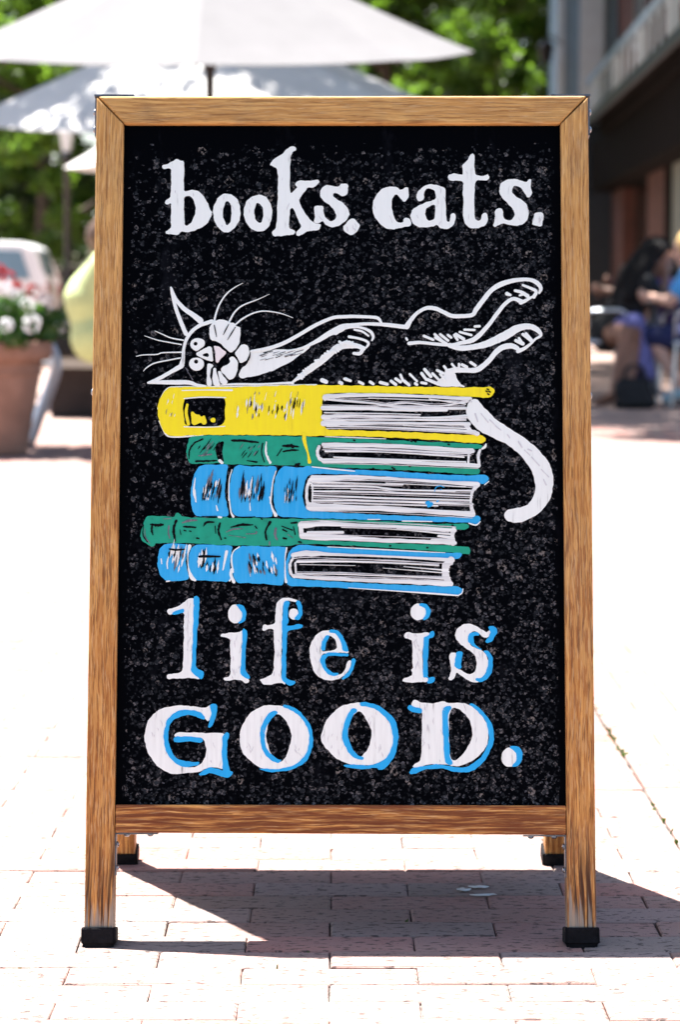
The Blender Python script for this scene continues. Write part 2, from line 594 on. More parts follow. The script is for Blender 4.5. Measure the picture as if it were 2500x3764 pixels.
def foot_mesh(cu, torn=False):
    """square rubber boot round the end of a stile, standing flat on the ground"""
    bm = bmesh.new()
    w, d = 0.0205, 0.0215
    lev = [(-0.001, .88), (0.004, .90), (0.0055, 1.0), (0.022, 1.0), (0.024, 0.97)]
    rings = []
    for z, k in lev:
        ring = []
        for sx, sy in ((-1, -1), (1, -1), (1, 1), (-1, 1)):
            ring.append(bm.verts.new((cu + sx * w * k, THK / 2 + sy * d * k, z)))
        rings.append(ring)
    for a, c in zip(rings, rings[1:]):
        for i in range(4): bm.faces.new((a[i], a[(i + 1) % 4], c[(i + 1) % 4], c[i]))
    bm.faces.new(rings[0][::-1]); bm.faces.new(rings[-1])
    bmesh.ops.bevel(bm, geom=[e for e in bm.edges if abs(e.verts[0].co.z - e.verts[1].co.z) > 0.0005], offset=0.003, segments=2, affect='EDGES')
    for v in bm.verts:                          # cut the sole level with the paving
        if v.co.z < 0.003: v.co.z += math.tan(LEAN) * (v.co.y) * 1.0
    return bm_mesh(bm)


for cu in (-0.2878, 0.2885):
    link('rubber_foot', foot_mesh(cu), M['rubber'], board, F_LOC, F_ROT)
for cu in (-0.2965, 0.2965):
    link('rubber_foot', foot_mesh(cu), M['rubber'], board, B_LOC, B_ROT)


def screw_mesh(c, axis, r=0.0035):
    """domed screw head pointing along the axis"""
    ax = Vector(axis)
    a = ax.orthogonal().normalized(); b2 = ax.cross(a)
    V, Fc = [], []
    for rr, h in ((1.0, 0.0), (1.0, 0.0010), (0.72, 0.0022), (0.3, 0.0028)):
        for k in range(10):
            th = 2 * math.pi * k / 10
            V.append(Vector(c) + (a * math.cos(th) + b2 * math.sin(th)) * r * rr + ax * h)
    for i in range(3):
        for k in range(10): Fc.append((i * 10 + k, i * 10 + (k + 1) % 10, (i + 1) * 10 + (k + 1) % 10, (i + 1) * 10 + k))
    Fc.append(tuple(range(30, 40)))
    return mesh(V, Fc)


# steel corner angles: one over each top corner, one in each angle of the bottom rail
ym = THK * 0.5
for s, o in ((-1, OL_T), (1, OR_T)):
    t = 0.0022
    bm = bmesh.new()
    bm_box(bm, (o[0] - s * 0.0235 + s * t, ym, o[1] + 0.0013 + t / 2), (0.047 + t, 0.031, t))
    bm_box(bm, (o[0] + s * t / 2 + s * 0.0006, ym, o[1] - 0.0235), (t, 0.017, 0.047))
    br = link('corner_bracket', bm_mesh(bm), M['steel'], board, F_LOC, F_ROT)
    for dv in (0.016, 0.038):
        link('screw', screw_mesh((o[0] + s * (t + 0.0006), ym - 0.002, o[1] - dv), (s, 0, 0), 0.0042), M['screw'], br)
    sd = v_at(OL_B if s < 0 else OR_B, o, 0.672 if s < 0 else 0.668)
    link('screw', screw_mesh((sd[0], ym - 0.004, sd[1]), (s, 0, 0), 0.0046), M['screw'], board, F_LOC, F_ROT)
for s, b0 in ((-1, bl0), (1, br0)):
    t = 0.0018
    bm = bmesh.new()
    bm_box(bm, (b0[0] - s * 0.0255, ym, b0[1] - t / 2 - 0.0003), (0.051, 0.017, t))
    bm_box(bm, (b0[0] + s * 0.0003 - s * t / 2 + s * 0.0003, ym, b0[1] - 0.0265), (t, 0.017, 0.049))
    br = link('corner_bracket', bm_mesh(bm), M['steel'], board, F_LOC, F_ROT)
    for k in (0.014, 0.042):
        link('screw', screw_mesh((b0[0] - s * k, ym - 0.003, b0[1] - t - 0.0003), (0, 0, -1), 0.0038), M['screw'], br)
        link('screw', screw_mesh((b0[0] - s * (t), ym - 0.003, b0[1] - k), (-s, 0, 0), 0.0038), M['screw'], br)
for u in (-0.2, 0.2):                            # hinges joining the two leaves along the top
    link('hinge', box_mesh((u, 0, 0), (0.06, 0.034, 0.0022), 0.0005), M['steel'], board, (0, 0.0, 1.0125), (0, 0, 0))

# ------------------------------------------------------------------ hand lettering and drawing on the panel
rng = random.Random(5)
CROPS = {'A': (550, 500, .5102), 'B': (1300, 500, .5102), 'C': (500, 1000, .5102), 'D': (1200, 1000, .57398),
         'E': (1100, 1400, .63776), 'F': (500, 1400, .5102), 'G': (500, 1800, .44643), 'H': (1000, 1800, .5102),
         'I': (580, 2160, .48469), 'J': (1440, 2160, .31888), 'K': (500, 2540, .45918), 'L': (1160, 2540, .5102)}


def pts(s, crop):
    """'x,y x,y ...' in sheet coordinates of one part of the drawing -> photo pixels; '@X' switches the sheet"""
    out = []
    for w in s.split():
        if w[0] == '@':
            crop = w[1]
            continue
        q = [float(t) for t in w.split(',')]
        ox, oy, k = CROPS[crop]
        out.append((ox + q[0] * k, oy + q[1] * k) + ((q[2] * k,) if len(q) > 2 else ()))
    return out


def round_poly(P, passes=2, f=0.28):
    for _ in range(passes):
        n = len(P); Q = []
        for i in range(n):
            a, b, c = Vector(P[i - 1]), Vector(P[i]), Vector(P[(i + 1) % n])
            l1, l2 = (a - b).length, (c - b).length
            if l1 < 1e-6 or l2 < 1e-6: continue
            k = f * min(l1, l2)
            Q.append(tuple(b + (a - b) * (k / l1))); Q.append(tuple(b + (c - b) * (k / l2)))
        P = Q
    return P


def wobble(P, amp, step=11.0):
    Q = []
    n = len(P)
    ph = rng.random() * 50
    s = 0.0
    for i in range(n):
        a, b = Vector(P[i]), Vector(P[(i + 1) % n])
        L = (b - a).length
        if L < 1e-6: continue
        m = max(1, int(L / step))
        nrm = Vector((-(b - a).y, (b - a).x)) / L
        for j in range(m):
            q = a + (b - a) * (j / m)
            ss = s + L * j / m
            w = math.sin(ss * 0.09 + ph) * 0.5 + math.sin(ss * 0.23 + ph * 2.1) * 0.35 + rng.uniform(-.5, .5) * 0.6
            Q.append(tuple(q + nrm * w * amp))
        s += L
    return Q


class Paint:
    """collects painted shapes (in photo pixels on the panel) into one mesh of thin raised paint"""
    def __init__(s):
        s.V, s.F, s.mi, s.mats, s.z = [], [], [], [], 0.0

    def m(s, name):
        if name not in s.mats: s.mats.append(name)
        return s.mats.index(name)

    def put(s, q, h):
        uv = panel(q[0], q[1], REC)
        s.V.append((uv[0], REC - h, uv[1]))

    def fill(s, outer, mat, lev=0, holes=(), amp=1.9, passes=2):
        def area(L): return abs(sum(L[i - 1][0] * L[i][1] - L[i][0] * L[i - 1][1] for i in range(len(L)))) / 2
        for amp_ in (amp, amp, amp * .7, amp * .4, 0.0):      # keep only an outline that fills cleanly
            loops = [wobble(round_poly([q[:2] for q in L], passes), amp_) for L in [outer] + list(holes)]
            flat = [[Vector((q[0], q[1], 0)) for q in L] for L in loops]
            tris = tessellate_polygon(flat)
            fp = [q for L in loops for q in L]
            got = sum(area([fp[i] for i in t]) for t in tris)
            want = area(loops[0]) - sum(area(L) for L in loops[1:])
            if abs(got - want) < 0.03 * want: break
        else:
            print('outline does not fill', mat, outer[0], got / want)
        h = 0.00025 + lev * 0.00022 + s.z
        s.z += 0.000012
        base = len(s.V)
        mi = s.m(mat)
        allp = [q for L in loops for q in L]
        for q in allp: s.put(q, h)
        nb = len(allp)
        for q in allp: s.put(q, -0.0001)
        for t in tris:
            s.F.append(tuple(base + i for i in t)); s.mi.append(mi)
        k = 0
        for L in loops:
            n = len(L)
            for i in range(n):
                a, b = base + k + i, base + k + (i + 1) % n
                s.F.append((a, b, b + nb, a + nb)); s.mi.append(mi)
            k += n

    def stroke(s, P, mat, lev=1, w=None, curve=True, k=5, rough=0.06):
        """P: (x, y, width) along the stroke"""
        P = [Vector((q[0], q[1], q[2] if len(q) > 2 else w)) for q in P]
        if curve and len(P) > 2: P = bezier(P, k)
        h = 0.00022 + lev * 0.00022 + s.z
        s.z += 0.000012
        mi = s.m(mat)
        n = len(P)
        T = []
        for i in range(n):
            a, b = P[max(0, i - 1)], P[min(n - 1, i + 1)]
            t = Vector((b.x - a.x, b.y - a.y))
            T.append(t.normalized() if t.length > 1e-6 else Vector((1, 0)))
        base = len(s.V)
        for i in range(n):
            nn = Vector((-T[i].y, T[i].x))
            r1 = max(0.6, P[i].z / 2) * (1 + rng.uniform(-rough, rough))
            r2 = max(0.6, P[i].z / 2) * (1 + rng.uniform(-rough, rough))
            c = Vector((P[i].x, P[i].y))
            s.put(c + nn * r1, h); s.put(c, h + 0.00022); s.put(c - nn * r2, h)
        for i in range(n - 1):
            a = base + 3 * i
            s.F.append((a, a + 1, a + 4, a + 3)); s.F.append((a + 1, a + 2, a + 5, a + 4)); s.mi += [mi, mi]
        for i, sg in ((0, -1), (n - 1, 1)):       # round ends
            c = Vector((P[i].x, P[i].y)); r = max(0.6, P[i].z / 2)
            t = T[i] * sg; nn = Vector((-T[i].y, T[i].x))
            fan = [base + 3 * i]
            for j in range(1, 6):
                th = math.pi * j / 6
                s.put(c + nn * r * math.cos(th) + t * r * math.sin(th), h)
                fan.append(len(s.V) - 1)
            fan.append(base + 3 * i + 2)
            for j in range(len(fan) - 1):
                s.F.append((base + 3 * i + 1, fan[j], fan[j + 1])); s.mi.append(mi)

    def ellipse(s, cx, cy, rx, ry, mat, lev=0, crop='A', holes=()):
        P = pts(' '.join('%f,%f' % (cx + rx * math.cos(2 * math.pi * i / 20), cy + ry * math.sin(2 * math.pi * i / 20)) for i in range(20)), crop)
        s.fill(P, mat, lev, holes, amp=1.2, passes=1)

    def done(s, name, label=None):
        me = mesh(s.V, s.F, mi=s.mi)
        bm = bmesh.new(); bm.from_mesh(me)
        bmesh.ops.recalc_face_normals(bm, faces=bm.faces[:])
        for f in bm.faces:                        # paint faces look out of the board
            if abs(f.normal.y) > 0.5 and f.normal.y > 0: f.normal_flip()
        bm.to_mesh(me); bm.free()
        o = link(name, me, [M[k] for k in s.mats], chalk)
        if label: o['label'] = label
        return o


def inside(P, x, y):
    c = False
    for i in range(len(P)):
        (x1, y1), (x2, y2) = P[i - 1][:2], P[i][:2]
        if (y1 > y) != (y2 > y) and x < (x2 - x1) * (y - y1) / (y2 - y1) + x1: c = not c
    return c


def letter(ch, crop, white, blue=(), dots=()):
    p = Paint()
    for w in white:
        if isinstance(w, str): p.fill(pts(w, crop), 'white' if crop in 'AB' else 'white_thin', 0)
        else: p.fill(pts(w[0], crop), 'white' if crop in 'AB' else 'white_thin', 0, [pts(h, crop) for h in w[1:]])
    for d in dots: p.ellipse(*d, 'white_thin', 0, crop)
    for w in white:
        P = pts(w if isinstance(w, str) else w[0], crop)
        H = [] if isinstance(w, str) else [pts(h, crop) for h in w[1:]]
        xs, ys = [q[0] for q in P], [q[1] for q in P]
        for _ in range(44 if crop in 'KLIJ' else 12):
            x, y = rng.uniform(min(xs), max(xs)), rng.uniform(min(ys), max(ys))
            if not inside(P, x, y) or any(inside(h, x, y) for h in H): continue
            l, a = rng.uniform(8, 30), rng.gauss(1.45, .3)
            e = (x + l * math.cos(a), y + l * math.sin(a))
            if inside(P, *e) and not any(inside(h, *e) for h in H):
                p.stroke([(x, y, 1.0), ((x + e[0]) / 2 + rng.uniform(-2, 2), (y + e[1]) / 2, rng.uniform(1.5, 4.0)), (e[0], e[1], 1.0)], 'brush_grey', 0.6, rough=.3)
    for b in blue: p.fill(pts(b, crop), 'blue', 1)
    p.done('painted_letter', ('white' if not blue else 'white and blue') + ' painted ' + ch)


letter('letter b', 'A', [("85,215 100,208 140,195 172,180 195,166 215,175 247,178 248,240 245,405 280,392 315,386 345,395 385,430 420,480 435,540 449,545 448,570 430,610 395,645 350,672 300,690 250,692 222,685 212,712 195,715 150,705 115,703 110,685 140,675 155,650 150,600 155,480 130,492 107,490 107,470 125,455 150,440 152,400 155,240 130,232 95,245",
    "247,435 290,432 310,445 327,490 330,545 318,590 295,630 255,650 248,600")])
letter('letter o', 'A', [("456,530 465,490 490,445 525,420 560,413 600,424 630,455 650,500 656,550 648,600 625,650 590,685 545,697 510,680 480,645 462,595",
    "527,525 540,485 557,467 575,480 592,520 588,580 578,625 556,650 540,620 527,580")])
letter('letter o', 'A', [("673,550 685,500 705,460 740,432 780,424 825,430 855,455 878,500 884,560 875,620 845,670 800,692 760,685 715,655 685,610",
    "752,540 760,500 773,478 800,495 818,530 820,590 798,630 770,615 755,585")])
letter('letter k', 'A', ["862,210 880,185 910,155 960,125 985,98 1020,75 1045,70 1058,90 1055,105 1030,112 1015,140 1017,165 1010,260 1012,420 1040,395 1062,368 1047,355 1055,330 1080,322 1150,322 1215,316 1225,330 1205,350 1190,372 1165,374 1140,368 1115,400 1075,465 1090,510 1125,560 1160,610 1185,628 1220,632 1240,640 1230,665 1210,678 1170,680 1130,690 1100,712 1075,718 1058,712 1055,690 1080,672 1090,650 1075,610 1050,555 1030,515 1010,530 1005,610 1005,668 1030,672 1048,688 1040,712 1000,715 930,720 890,722 876,700 885,685 910,668 915,620 922,480 925,300 918,230 885,216"])
letter('letter s', 'A', ["1365,360 1380,345 1432,342 1430,400 1420,430 1385,432 1350,412 1328,408 1322,430 1345,455 1390,480 1425,510 1443,550 1430,590 1395,630 1350,652 1300,656 1265,640 1245,610 1225,625 1200,630 1183,620 1190,580 1185,515 1200,505 1245,502 1255,515 1252,550 1265,590 1290,610 1320,612 1345,590 1345,560 1325,525 1285,490 1245,460 1225,420 1230,385 1255,360 1290,355 1340,365"])
letter('full stop', 'A', ["1393,650 1430,615 1465,588 1495,615 1522,645 1490,690 1455,723 1398,680"])
letter('letter c', 'B', ["138,510 145,460 165,420 200,385 240,367 290,362 320,372 335,392 360,385 370,368 395,368 398,395 397,440 380,465 360,475 340,455 320,425 300,418 282,440 275,490 280,550 295,600 330,626 358,622 360,600 380,588 408,595 420,630 412,648 370,652 320,668 280,675 235,665 190,635 155,590 140,545"])
letter('letter a', 'B', [("455,440 455,420 470,390 500,365 545,348 600,350 640,365 662,380 665,480 668,580 675,612 690,620 700,600 698,570 715,555 738,560 738,600 720,640 690,668 650,674 620,660 603,635 575,650 530,660 470,655 430,635 410,600 412,560 430,525 470,498 520,480 570,465 592,452 590,400 570,380 540,375 515,390 510,415 510,445 490,468 465,470",
    "515,550 525,515 560,500 588,495 590,580 575,605 545,610 525,595")])
letter('letter t', 'B', ["783,210 800,200 825,165 845,130 863,125 872,150 872,230 878,283 920,290 958,280 970,272 982,295 965,320 930,318 878,322 872,380 873,450 870,540 878,600 900,614 925,600 923,570 940,550 965,555 970,590 965,625 940,650 900,666 860,666 820,652 795,620 790,560 792,450 788,380 792,325 740,320 690,320 678,305 682,278 720,270 770,278 788,280"])
letter('letter s', 'B', ["1055,355 1080,325 1110,312 1180,312 1220,325 1250,330 1262,315 1283,310 1275,360 1290,400 1285,430 1258,445 1240,420 1220,390 1195,365 1165,355 1145,370 1142,400 1165,430 1210,460 1250,490 1265,530 1262,580 1240,625 1200,648 1130,640 1075,630 1050,640 1020,655 1008,645 1018,600 1022,540 1035,523 1065,520 1083,540 1078,580 1095,605 1130,612 1155,590 1162,550 1145,515 1105,480 1065,440 1052,400"])
letter('full stop', 'B', ["1305,550 1345,548 1372,562 1368,605 1362,650 1335,652 1300,638 1288,635 1295,590"])
letter('letter l', 'I', ["65,180 80,165 130,150 190,120 225,85 270,75 285,100 270,300 255,600 290,650 320,680 310,692 250,685 190,690 130,685 80,698 62,685 70,660 110,655 160,645 185,630 192,580 195,400 198,190 150,182 110,205 85,210"],
    ["268,70 295,60 315,75 310,230 297,330 285,610 340,630 350,655 340,685 320,695 285,670 250,640 258,560 265,350 270,200", "105,195 130,175 195,158 198,188 165,195 120,212"])
letter('letter i', 'I', ["468,372 480,350 515,350 545,342 600,340 640,325 650,320 640,500 628,640 660,670 695,700 690,722 665,725 640,705 600,700 560,702 510,705 495,690 510,678 540,675 552,640 550,520 548,392 520,380"],
    ["640,320 650,305 662,318 680,325 668,450 662,560 668,640 695,670 698,688 665,692 640,668 625,655 632,540 638,430", "592,130 620,125 655,145 674,190 670,235 645,265 605,272 630,245 642,210 630,170 605,145"], [(590, 200, 60, 72)])
letter('letter f', 'I', ["892,220 892,150 905,110 940,82 975,73 1020,80 1060,98 1050,110 1000,100 960,105 945,140 945,280 940,400 938,600 935,690 960,715 965,735 930,720 870,735 800,735 780,715 768,698 790,692 840,675 870,650 880,600 885,500 880,380 875,312 840,310 805,328 790,320 795,285 815,275 830,285 890,280"],
    ["950,120 970,102 1005,105 990,150 985,220 992,270 975,290 1040,285 1062,275 1103,285 1095,308 1050,318 985,318 978,400 972,600 975,690 1010,705 1045,710 1035,738 1000,747 970,730 950,705 938,690 940,560 945,420 940,300 945,230", "1045,105 1075,98 1095,140 1102,190 1085,230 1060,247 1030,238 1060,205 1070,170 1055,130"], [(1030, 200, 38, 42)])
letter('letter e', 'I', [("1150,480 1160,420 1190,370 1240,330 1300,318 1350,345 1385,390 1400,440 1420,475 1450,485 1440,500 1400,492 1300,500 1240,505 1235,560 1260,620 1310,660 1370,665 1410,640 1430,600 1440,560 1455,548 1470,555 1465,600 1430,650 1390,690 1330,702 1270,704 1220,680 1180,630 1158,560",
    "1245,485 1248,440 1270,380 1300,362 1340,385 1360,430 1358,470 1300,478 1265,484")],
    ["1300,320 1335,315 1380,335 1415,385 1435,440 1448,485 1420,490 1395,470 1398,430 1375,380 1340,345 1300,340", "1240,480 1240,430 1258,380 1280,358 1310,362 1285,395 1270,440 1275,480", "1240,512 1290,492 1380,495 1447,500 1445,518 1400,520 1300,515 1272,530 1270,575 1290,620 1330,650 1375,645 1370,668 1320,672 1275,645 1245,600 1230,555", "1470,545 1490,535 1503,550 1490,610 1460,660 1420,695 1392,698 1400,675 1440,650 1465,600"])
letter('letter i', 'J', ["143,560 165,510 220,520 300,528 380,520 430,515 445,540 430,570 375,575 360,700 355,900 365,1030 420,1040 420,1070 400,1090 330,1090 200,1095 115,1080 130,1050 180,1035 230,1020 240,1000 235,970 218,950 245,930 240,800 238,600 200,595 150,580"],
    ["435,540 440,510 465,497 490,510 495,550 470,575 435,582 425,700 415,900 415,1010 430,1040 450,1030 490,1025 505,1045 490,1085 450,1105 405,1100 420,1060 412,1035 365,1040 360,900 365,700 370,570 410,568", "315,190 345,172 400,190 440,235 458,285 440,335 400,370 360,375 385,330 400,285 380,235 325,208"], [(310, 280, 95, 96)])
letter('letter s', 'J', ["735,560 740,500 780,450 830,418 910,418 980,440 1040,480 1095,520 1110,505 1145,485 1145,520 1120,570 1090,582 1060,570 1010,530 970,500 920,515 890,555 890,620 920,670 980,700 1050,730 1100,780 1120,850 1115,930 1080,1000 1030,1050 1000,1090 910,1090 850,1050 790,1000 750,970 740,1020 715,1060 680,1070 655,1050 680,1000 685,930 672,830 665,780 680,750 750,742 760,800 735,880 760,935 810,950 850,990 900,1002 950,980 980,920 985,850 965,790 920,740 850,690 790,650 750,610"],
    ["875,590 890,545 930,512 980,508 1022,530 1010,555 960,548 940,575 950,630 990,680 1050,715 1010,710 940,680 890,640", "1105,460 1155,432 1215,475 1223,515 1180,590 1150,630 1090,640 1085,595 1120,570 1145,500", "1050,725 1100,718 1150,770 1172,830 1170,930 1140,1010 1090,1070 1030,1095 970,1065 975,1048 1040,1040 1090,980 1115,900 1115,820 1090,765", "745,745 790,735 820,740 815,820 800,890 810,915 790,935 750,935 725,905 725,850 745,790"])
letter('capital letter G', 'K', ["62,370 75,290 110,210 170,155 260,122 370,115 450,120 540,138 575,120 600,110 610,180 585,240 570,245 540,200 470,170 390,165 310,180 265,230 235,300 230,390 245,460 280,530 330,580 390,605 430,615 490,600 535,570 555,520 560,470 555,420 535,375 420,372 310,370 305,350 330,330 450,332 600,337 700,335 715,360 690,390 690,560 710,630 600,605 560,620 520,645 430,655 340,665 260,660 190,620 120,550 80,460"],
    ["245,235 280,190 330,160 400,148 470,155 530,180 555,210 545,235 500,210 440,192 380,195 310,220 270,265 255,320 258,400 275,470 310,530 370,560 440,568 510,565 500,590 440,605 400,615 340,595 270,545 235,470 215,390 225,310", "590,120 605,100 655,105 640,190 625,255 600,290 578,295 585,240 605,170", "300,375 320,362 430,365 530,375 537,400 515,412 420,402 330,410 300,412", "690,365 720,330 745,335 750,365 728,390 728,500 735,590 755,640 775,640 775,660 750,690 700,692 650,675 590,650 550,675 510,680 500,665 525,645 590,605 650,620 700,645 690,600 685,500"])
letter('capital letter O', 'K', [("825,400 835,310 870,230 930,160 1010,118 1100,110 1200,125 1290,170 1350,240 1385,320 1395,400 1375,490 1320,570 1240,620 1130,645 1030,630 950,590 880,530 840,470",
    "1045,400 1040,330 1060,250 1100,190 1145,180 1200,240 1235,300 1245,370 1230,450 1195,530 1165,575 1120,545 1070,490")],
    ["1175,125 1185,107 1260,125 1330,180 1385,250 1415,330 1420,410 1400,500 1360,570 1290,615 1190,645 1080,650 1000,635 980,620 1060,625 1160,625 1260,600 1340,540 1380,460 1390,370 1370,280 1320,210 1250,155", "1050,190 1105,153 1145,175 1100,205 1060,250 1035,310 1025,390 1045,460 1080,510 1140,550 1172,548 1145,580 1090,560 1035,520 1005,450 988,370 1000,290 1025,230"])
letter('capital letter O', 'L', [("38,330 60,240 110,170 170,115 240,90 320,82 420,100 500,150 550,220 570,300 565,390 540,460 480,510 400,535 310,535 220,525 140,480 70,410 42,360",
    "230,320 240,230 270,170 315,138 360,190 390,250 408,310 395,380 355,450 320,485 270,440 240,390")],
    ["320,85 350,78 430,92 510,140 570,200 597,270 597,370 580,450 540,520 500,560 455,570 445,553 380,560 300,565 230,550 192,535 250,525 330,538 430,530 490,500 530,455 555,400 560,320 545,250 500,180 430,130 360,108 322,108", "240,150 270,120 310,138 275,170 245,230 232,300 240,360 270,420 310,470 350,480 345,497 300,495 250,460 210,400 188,330 200,250 225,190"])
letter('capital letter D', 'L', [("690,90 705,62 735,62 755,85 850,88 900,78 930,75 950,85 1050,85 1110,95 1180,145 1230,220 1250,290 1245,370 1210,440 1150,490 1080,530 1010,545 940,530 870,525 790,535 745,550 720,555 695,545 710,525 760,505 765,400 770,150 740,120 700,115",
    "960,180 985,118 1040,130 1090,175 1125,240 1135,310 1110,390 1060,460 990,520 965,440")],
    ["1100,95 1130,85 1190,130 1250,195 1285,270 1290,340 1270,420 1220,500 1180,550 1120,580 1060,590 990,580 930,560 850,558 780,568 720,595 685,600 675,585 690,555 750,550 800,535 880,528 950,535 1030,555 1100,545 1170,500 1220,440 1250,370 1250,290 1230,220 1180,150", "915,130 945,105 975,108 980,125 955,160 960,300 970,480 990,510 985,530 950,532 930,500 925,400 915,250", "662,120 675,98 700,110 740,120 772,130 765,158 735,160 680,148"])
letter('full stop', 'L', [], ["1392,405 1430,390 1475,405 1495,450 1492,500 1465,540 1410,548 1440,515 1455,475 1440,430"], [(1400, 478, 60, 70)])

# ---- the cat
cat = Paint()
W = 'white'
def cs(s, crop, lev=1, w=None, mat=W): cat.stroke(pts(s, crop), mat, lev, None if w is None else w * CROPS[crop][2])
cat.fill(pts("735,750 760,690 790,670 815,640 828,600 822,565 870,562 950,556 1080,560 1190,545 1270,520 1240,555 1180,600 1100,655 1000,705 900,740 760,768", 'C'), W, 0)
for a in range(26):
    x = rng.uniform(880, 1150); y = 575 + (x - 880) * -0.02 + rng.uniform(0, 75 - (x - 880) * .16)
    l = rng.uniform(25, 70)
    cat.stroke(pts('%f,%f,%f %f,%f,%f' % (x, y, rng.uniform(3, 8), x + l, y - l * .28, 2), 'C'), rng.choice(['grey_smear', 'grey_smear', 'black']), 1)
for s_ in ["250,112,14 262,160,24 285,260,26 330,380,30 358,445,32", "255,118,14 285,195,26 340,260,32 410,310,36 455,345,44 462,352,46",
           "545,356,28 460,385,26 400,430,26 360,490,24 342,560,22 338,620,26 328,672,38", "325,678,36 250,720,28 170,765,26 85,798,14",
           "85,800,12 180,795,28 280,795,32 380,797,30 440,815,22 500,822,14",
           "560,385,14 570,320,14 600,235,12 650,160,10 710,112,7 770,80,3", "670,360,14 710,290,12 770,240,10 880,197,6 960,160,3",
           "715,380,12 770,335,12 850,295,10 930,282,9 1040,298,7 1130,330,4", "340,492,10 250,475,9 180,445,7 135,425,4",
           "325,523,9 240,508,8 150,490,7 60,460,4", "328,578,10 190,582,8 150,594,8 50,598,7 0,608,5", "315,620,10 220,638,9 130,658,9 75,690,8 52,715,4",
           "830,572,20 950,552,26 1060,515,28 1180,450,26 1300,380,26 1420,330,24 @D 120,287,22 180,285,20 300,290,20 335,300,20 352,325,16",
           "1080,575,8 1200,545,14 1300,500,30 1400,440,40 1500,400,44 @D 40,385,40 100,350,30 160,340,22 260,333,20 380,338,24 500,352,28",
           "1130,792,14 1200,740,36 1300,670,44 1400,590,44 1440,545,40 1490,535,44 1568,520,44 @D 90,475,40 150,470,40 200,475,30 238,490,30",
           "610,815,8 720,808,14 900,808,12 1080,800,16 1130,800,20", "1340,780,30 1370,792,30", "1468,796,26 1482,803,26", "1510,772,26 1545,785,20"]:
    cs(s_, 'C')
for s_ in ["515,350,36 540,310,28 580,265,22 640,232,24 700,235,26 760,262,26 815,283,26 930,277,26 960,240,30 1010,175,30 1060,115,30 1130,75,32 1220,52,26 1300,50,24 1350,70,28 1375,105,24 1365,135,14",
           "1260,85,16 1310,105,18 1345,125,22 1330,160,24", "1210,120,18 1250,130,22 1290,155,26", "1240,150,14 1280,140,12", "1158,140,26 1180,148,16", "1245,198,24 1275,185,22 1310,165,16 1340,150,12",
           "1250,190,30 1200,172,24 1150,200,24 1100,260,26 1040,340,26 980,405,30 930,440,30 860,455,24 800,468,20 700,462,20 600,452,20 530,458,24", "512,425,14 518,435,14",
           "790,470,30 860,488,34 960,478,36 1030,460,44 1100,430,50 1170,395,54 1230,360,46 1300,350,36 1350,370,34 1375,405,20 1340,430,14",
           "1260,400,20 1300,430,22 1315,450,14", "1215,440,22 1260,460,24", "1235,425,18 1255,455,18", "1228,508,26 1270,490,22 1310,460,16 1340,430,14", "1280,395,18 1320,440,16",
           "1225,490,28 1190,475,34 1140,480,36 1090,510,34 1040,570,32 970,625,34 900,630,30 830,628,36 790,640,40",
           "60,395,20 110,365,16 180,352,16 240,362,16 285,385,20 300,415,18 293,438,12", "180,370,14 230,382,14 270,410,12", "145,415,18 200,425,16 250,440,16 270,460,18 255,485,12",
           "235,490,28 215,522,24 175,522,18"]:
    cs(s_, 'D')
cat.fill(pts("760,620 800,615 825,650 840,690 870,725 890,735 780,735 720,730 690,715 740,680 760,650", 'D'), W, 0)
for q in ["625,410 685,435", "695,400 740,440", "700,420 770,460", "730,400 780,440", "780,405 800,420", "830,400 880,430", "855,385 930,405", "885,370 950,372", "952,350 982,348", "820,405 840,435",
          "755,605 770,625", "805,590 830,620", "850,590 850,620", "870,595 900,610", "925,580 955,600", "630,625 670,670", "610,650 640,690", "710,630 750,650", "680,650 720,690", "650,690 720,720",
          "535,655 580,700", "475,660 490,695", "445,685 475,705", "500,700 530,725", "570,715 580,722", "415,700 445,722", "345,708 390,720", "280,705 300,718", "210,705 235,718", "115,685 155,697", "85,710 100,718", "610,710 640,715", "730,655 760,690"]:
    cs(q, 'D', 1, rng.uniform(15, 21))
for i in range(24):                               # furry edge of the foreleg
    t = i / 23
    x, y = 1160 + 400 * t, 775 - 255 * min(1, t * 1.25)
    cs('%f,%f %f,%f' % (x - 6, y + rng.uniform(-24, 8), x + rng.uniform(4, 20), y + rng.uniform(-26, 18)), 'C', 1, rng.uniform(14, 24))
eye = lambda a, c: cat.fill(pts(a, 'C'), W, 1, [pts(' '.join('%f,%f' % (c[0] + c[2] * math.cos(t), c[1] + c[2] * math.sin(t)) for t in [k * math.pi / 5 for k in range(10)]), 'C')], amp=0.6)
eye("388,520 400,490 430,478 470,480 497,500 495,530 465,552 435,572 410,560 392,540", (428, 517, 15))
eye("380,655 395,625 430,617 470,625 490,650 488,685 460,708 430,714 400,700 383,680", (432, 647, 16))
cat.fill(pts("420,592 480,560 545,525 550,600 558,648 520,640 470,618", 'C'), W, 1, [pts("465,600 520,577 527,620", 'C')], amp=.6)
cat.fill(pts("555,528 590,535 650,582 640,600 610,625 595,650 578,652 568,580", 'C'), 'pink', 1)
cat.fill(pts("530,490 530,380 575,347 640,345 670,362 710,370 720,392 750,400 755,440 745,510 715,560 685,587 640,545 600,510 560,495", 'C'), W, 0)
cat.fill(pts("708,588 740,545 770,520 800,530 820,565 815,605 790,640 755,660 735,640 725,605", 'C'), W, 1)
cat.fill(pts("665,620 690,607 725,630 735,670 730,720 710,755 680,780 655,765 630,735 605,708 630,680 660,665 680,650", 'C'), W, 0)
cat.fill(pts("512,665 530,657 558,672 540,690 532,750 545,790 545,820 505,820 510,740", 'C'), W, 0)
cat.fill(pts("555,690 575,690 582,740 600,800 610,820 555,822 550,760", 'C'), W, 0)
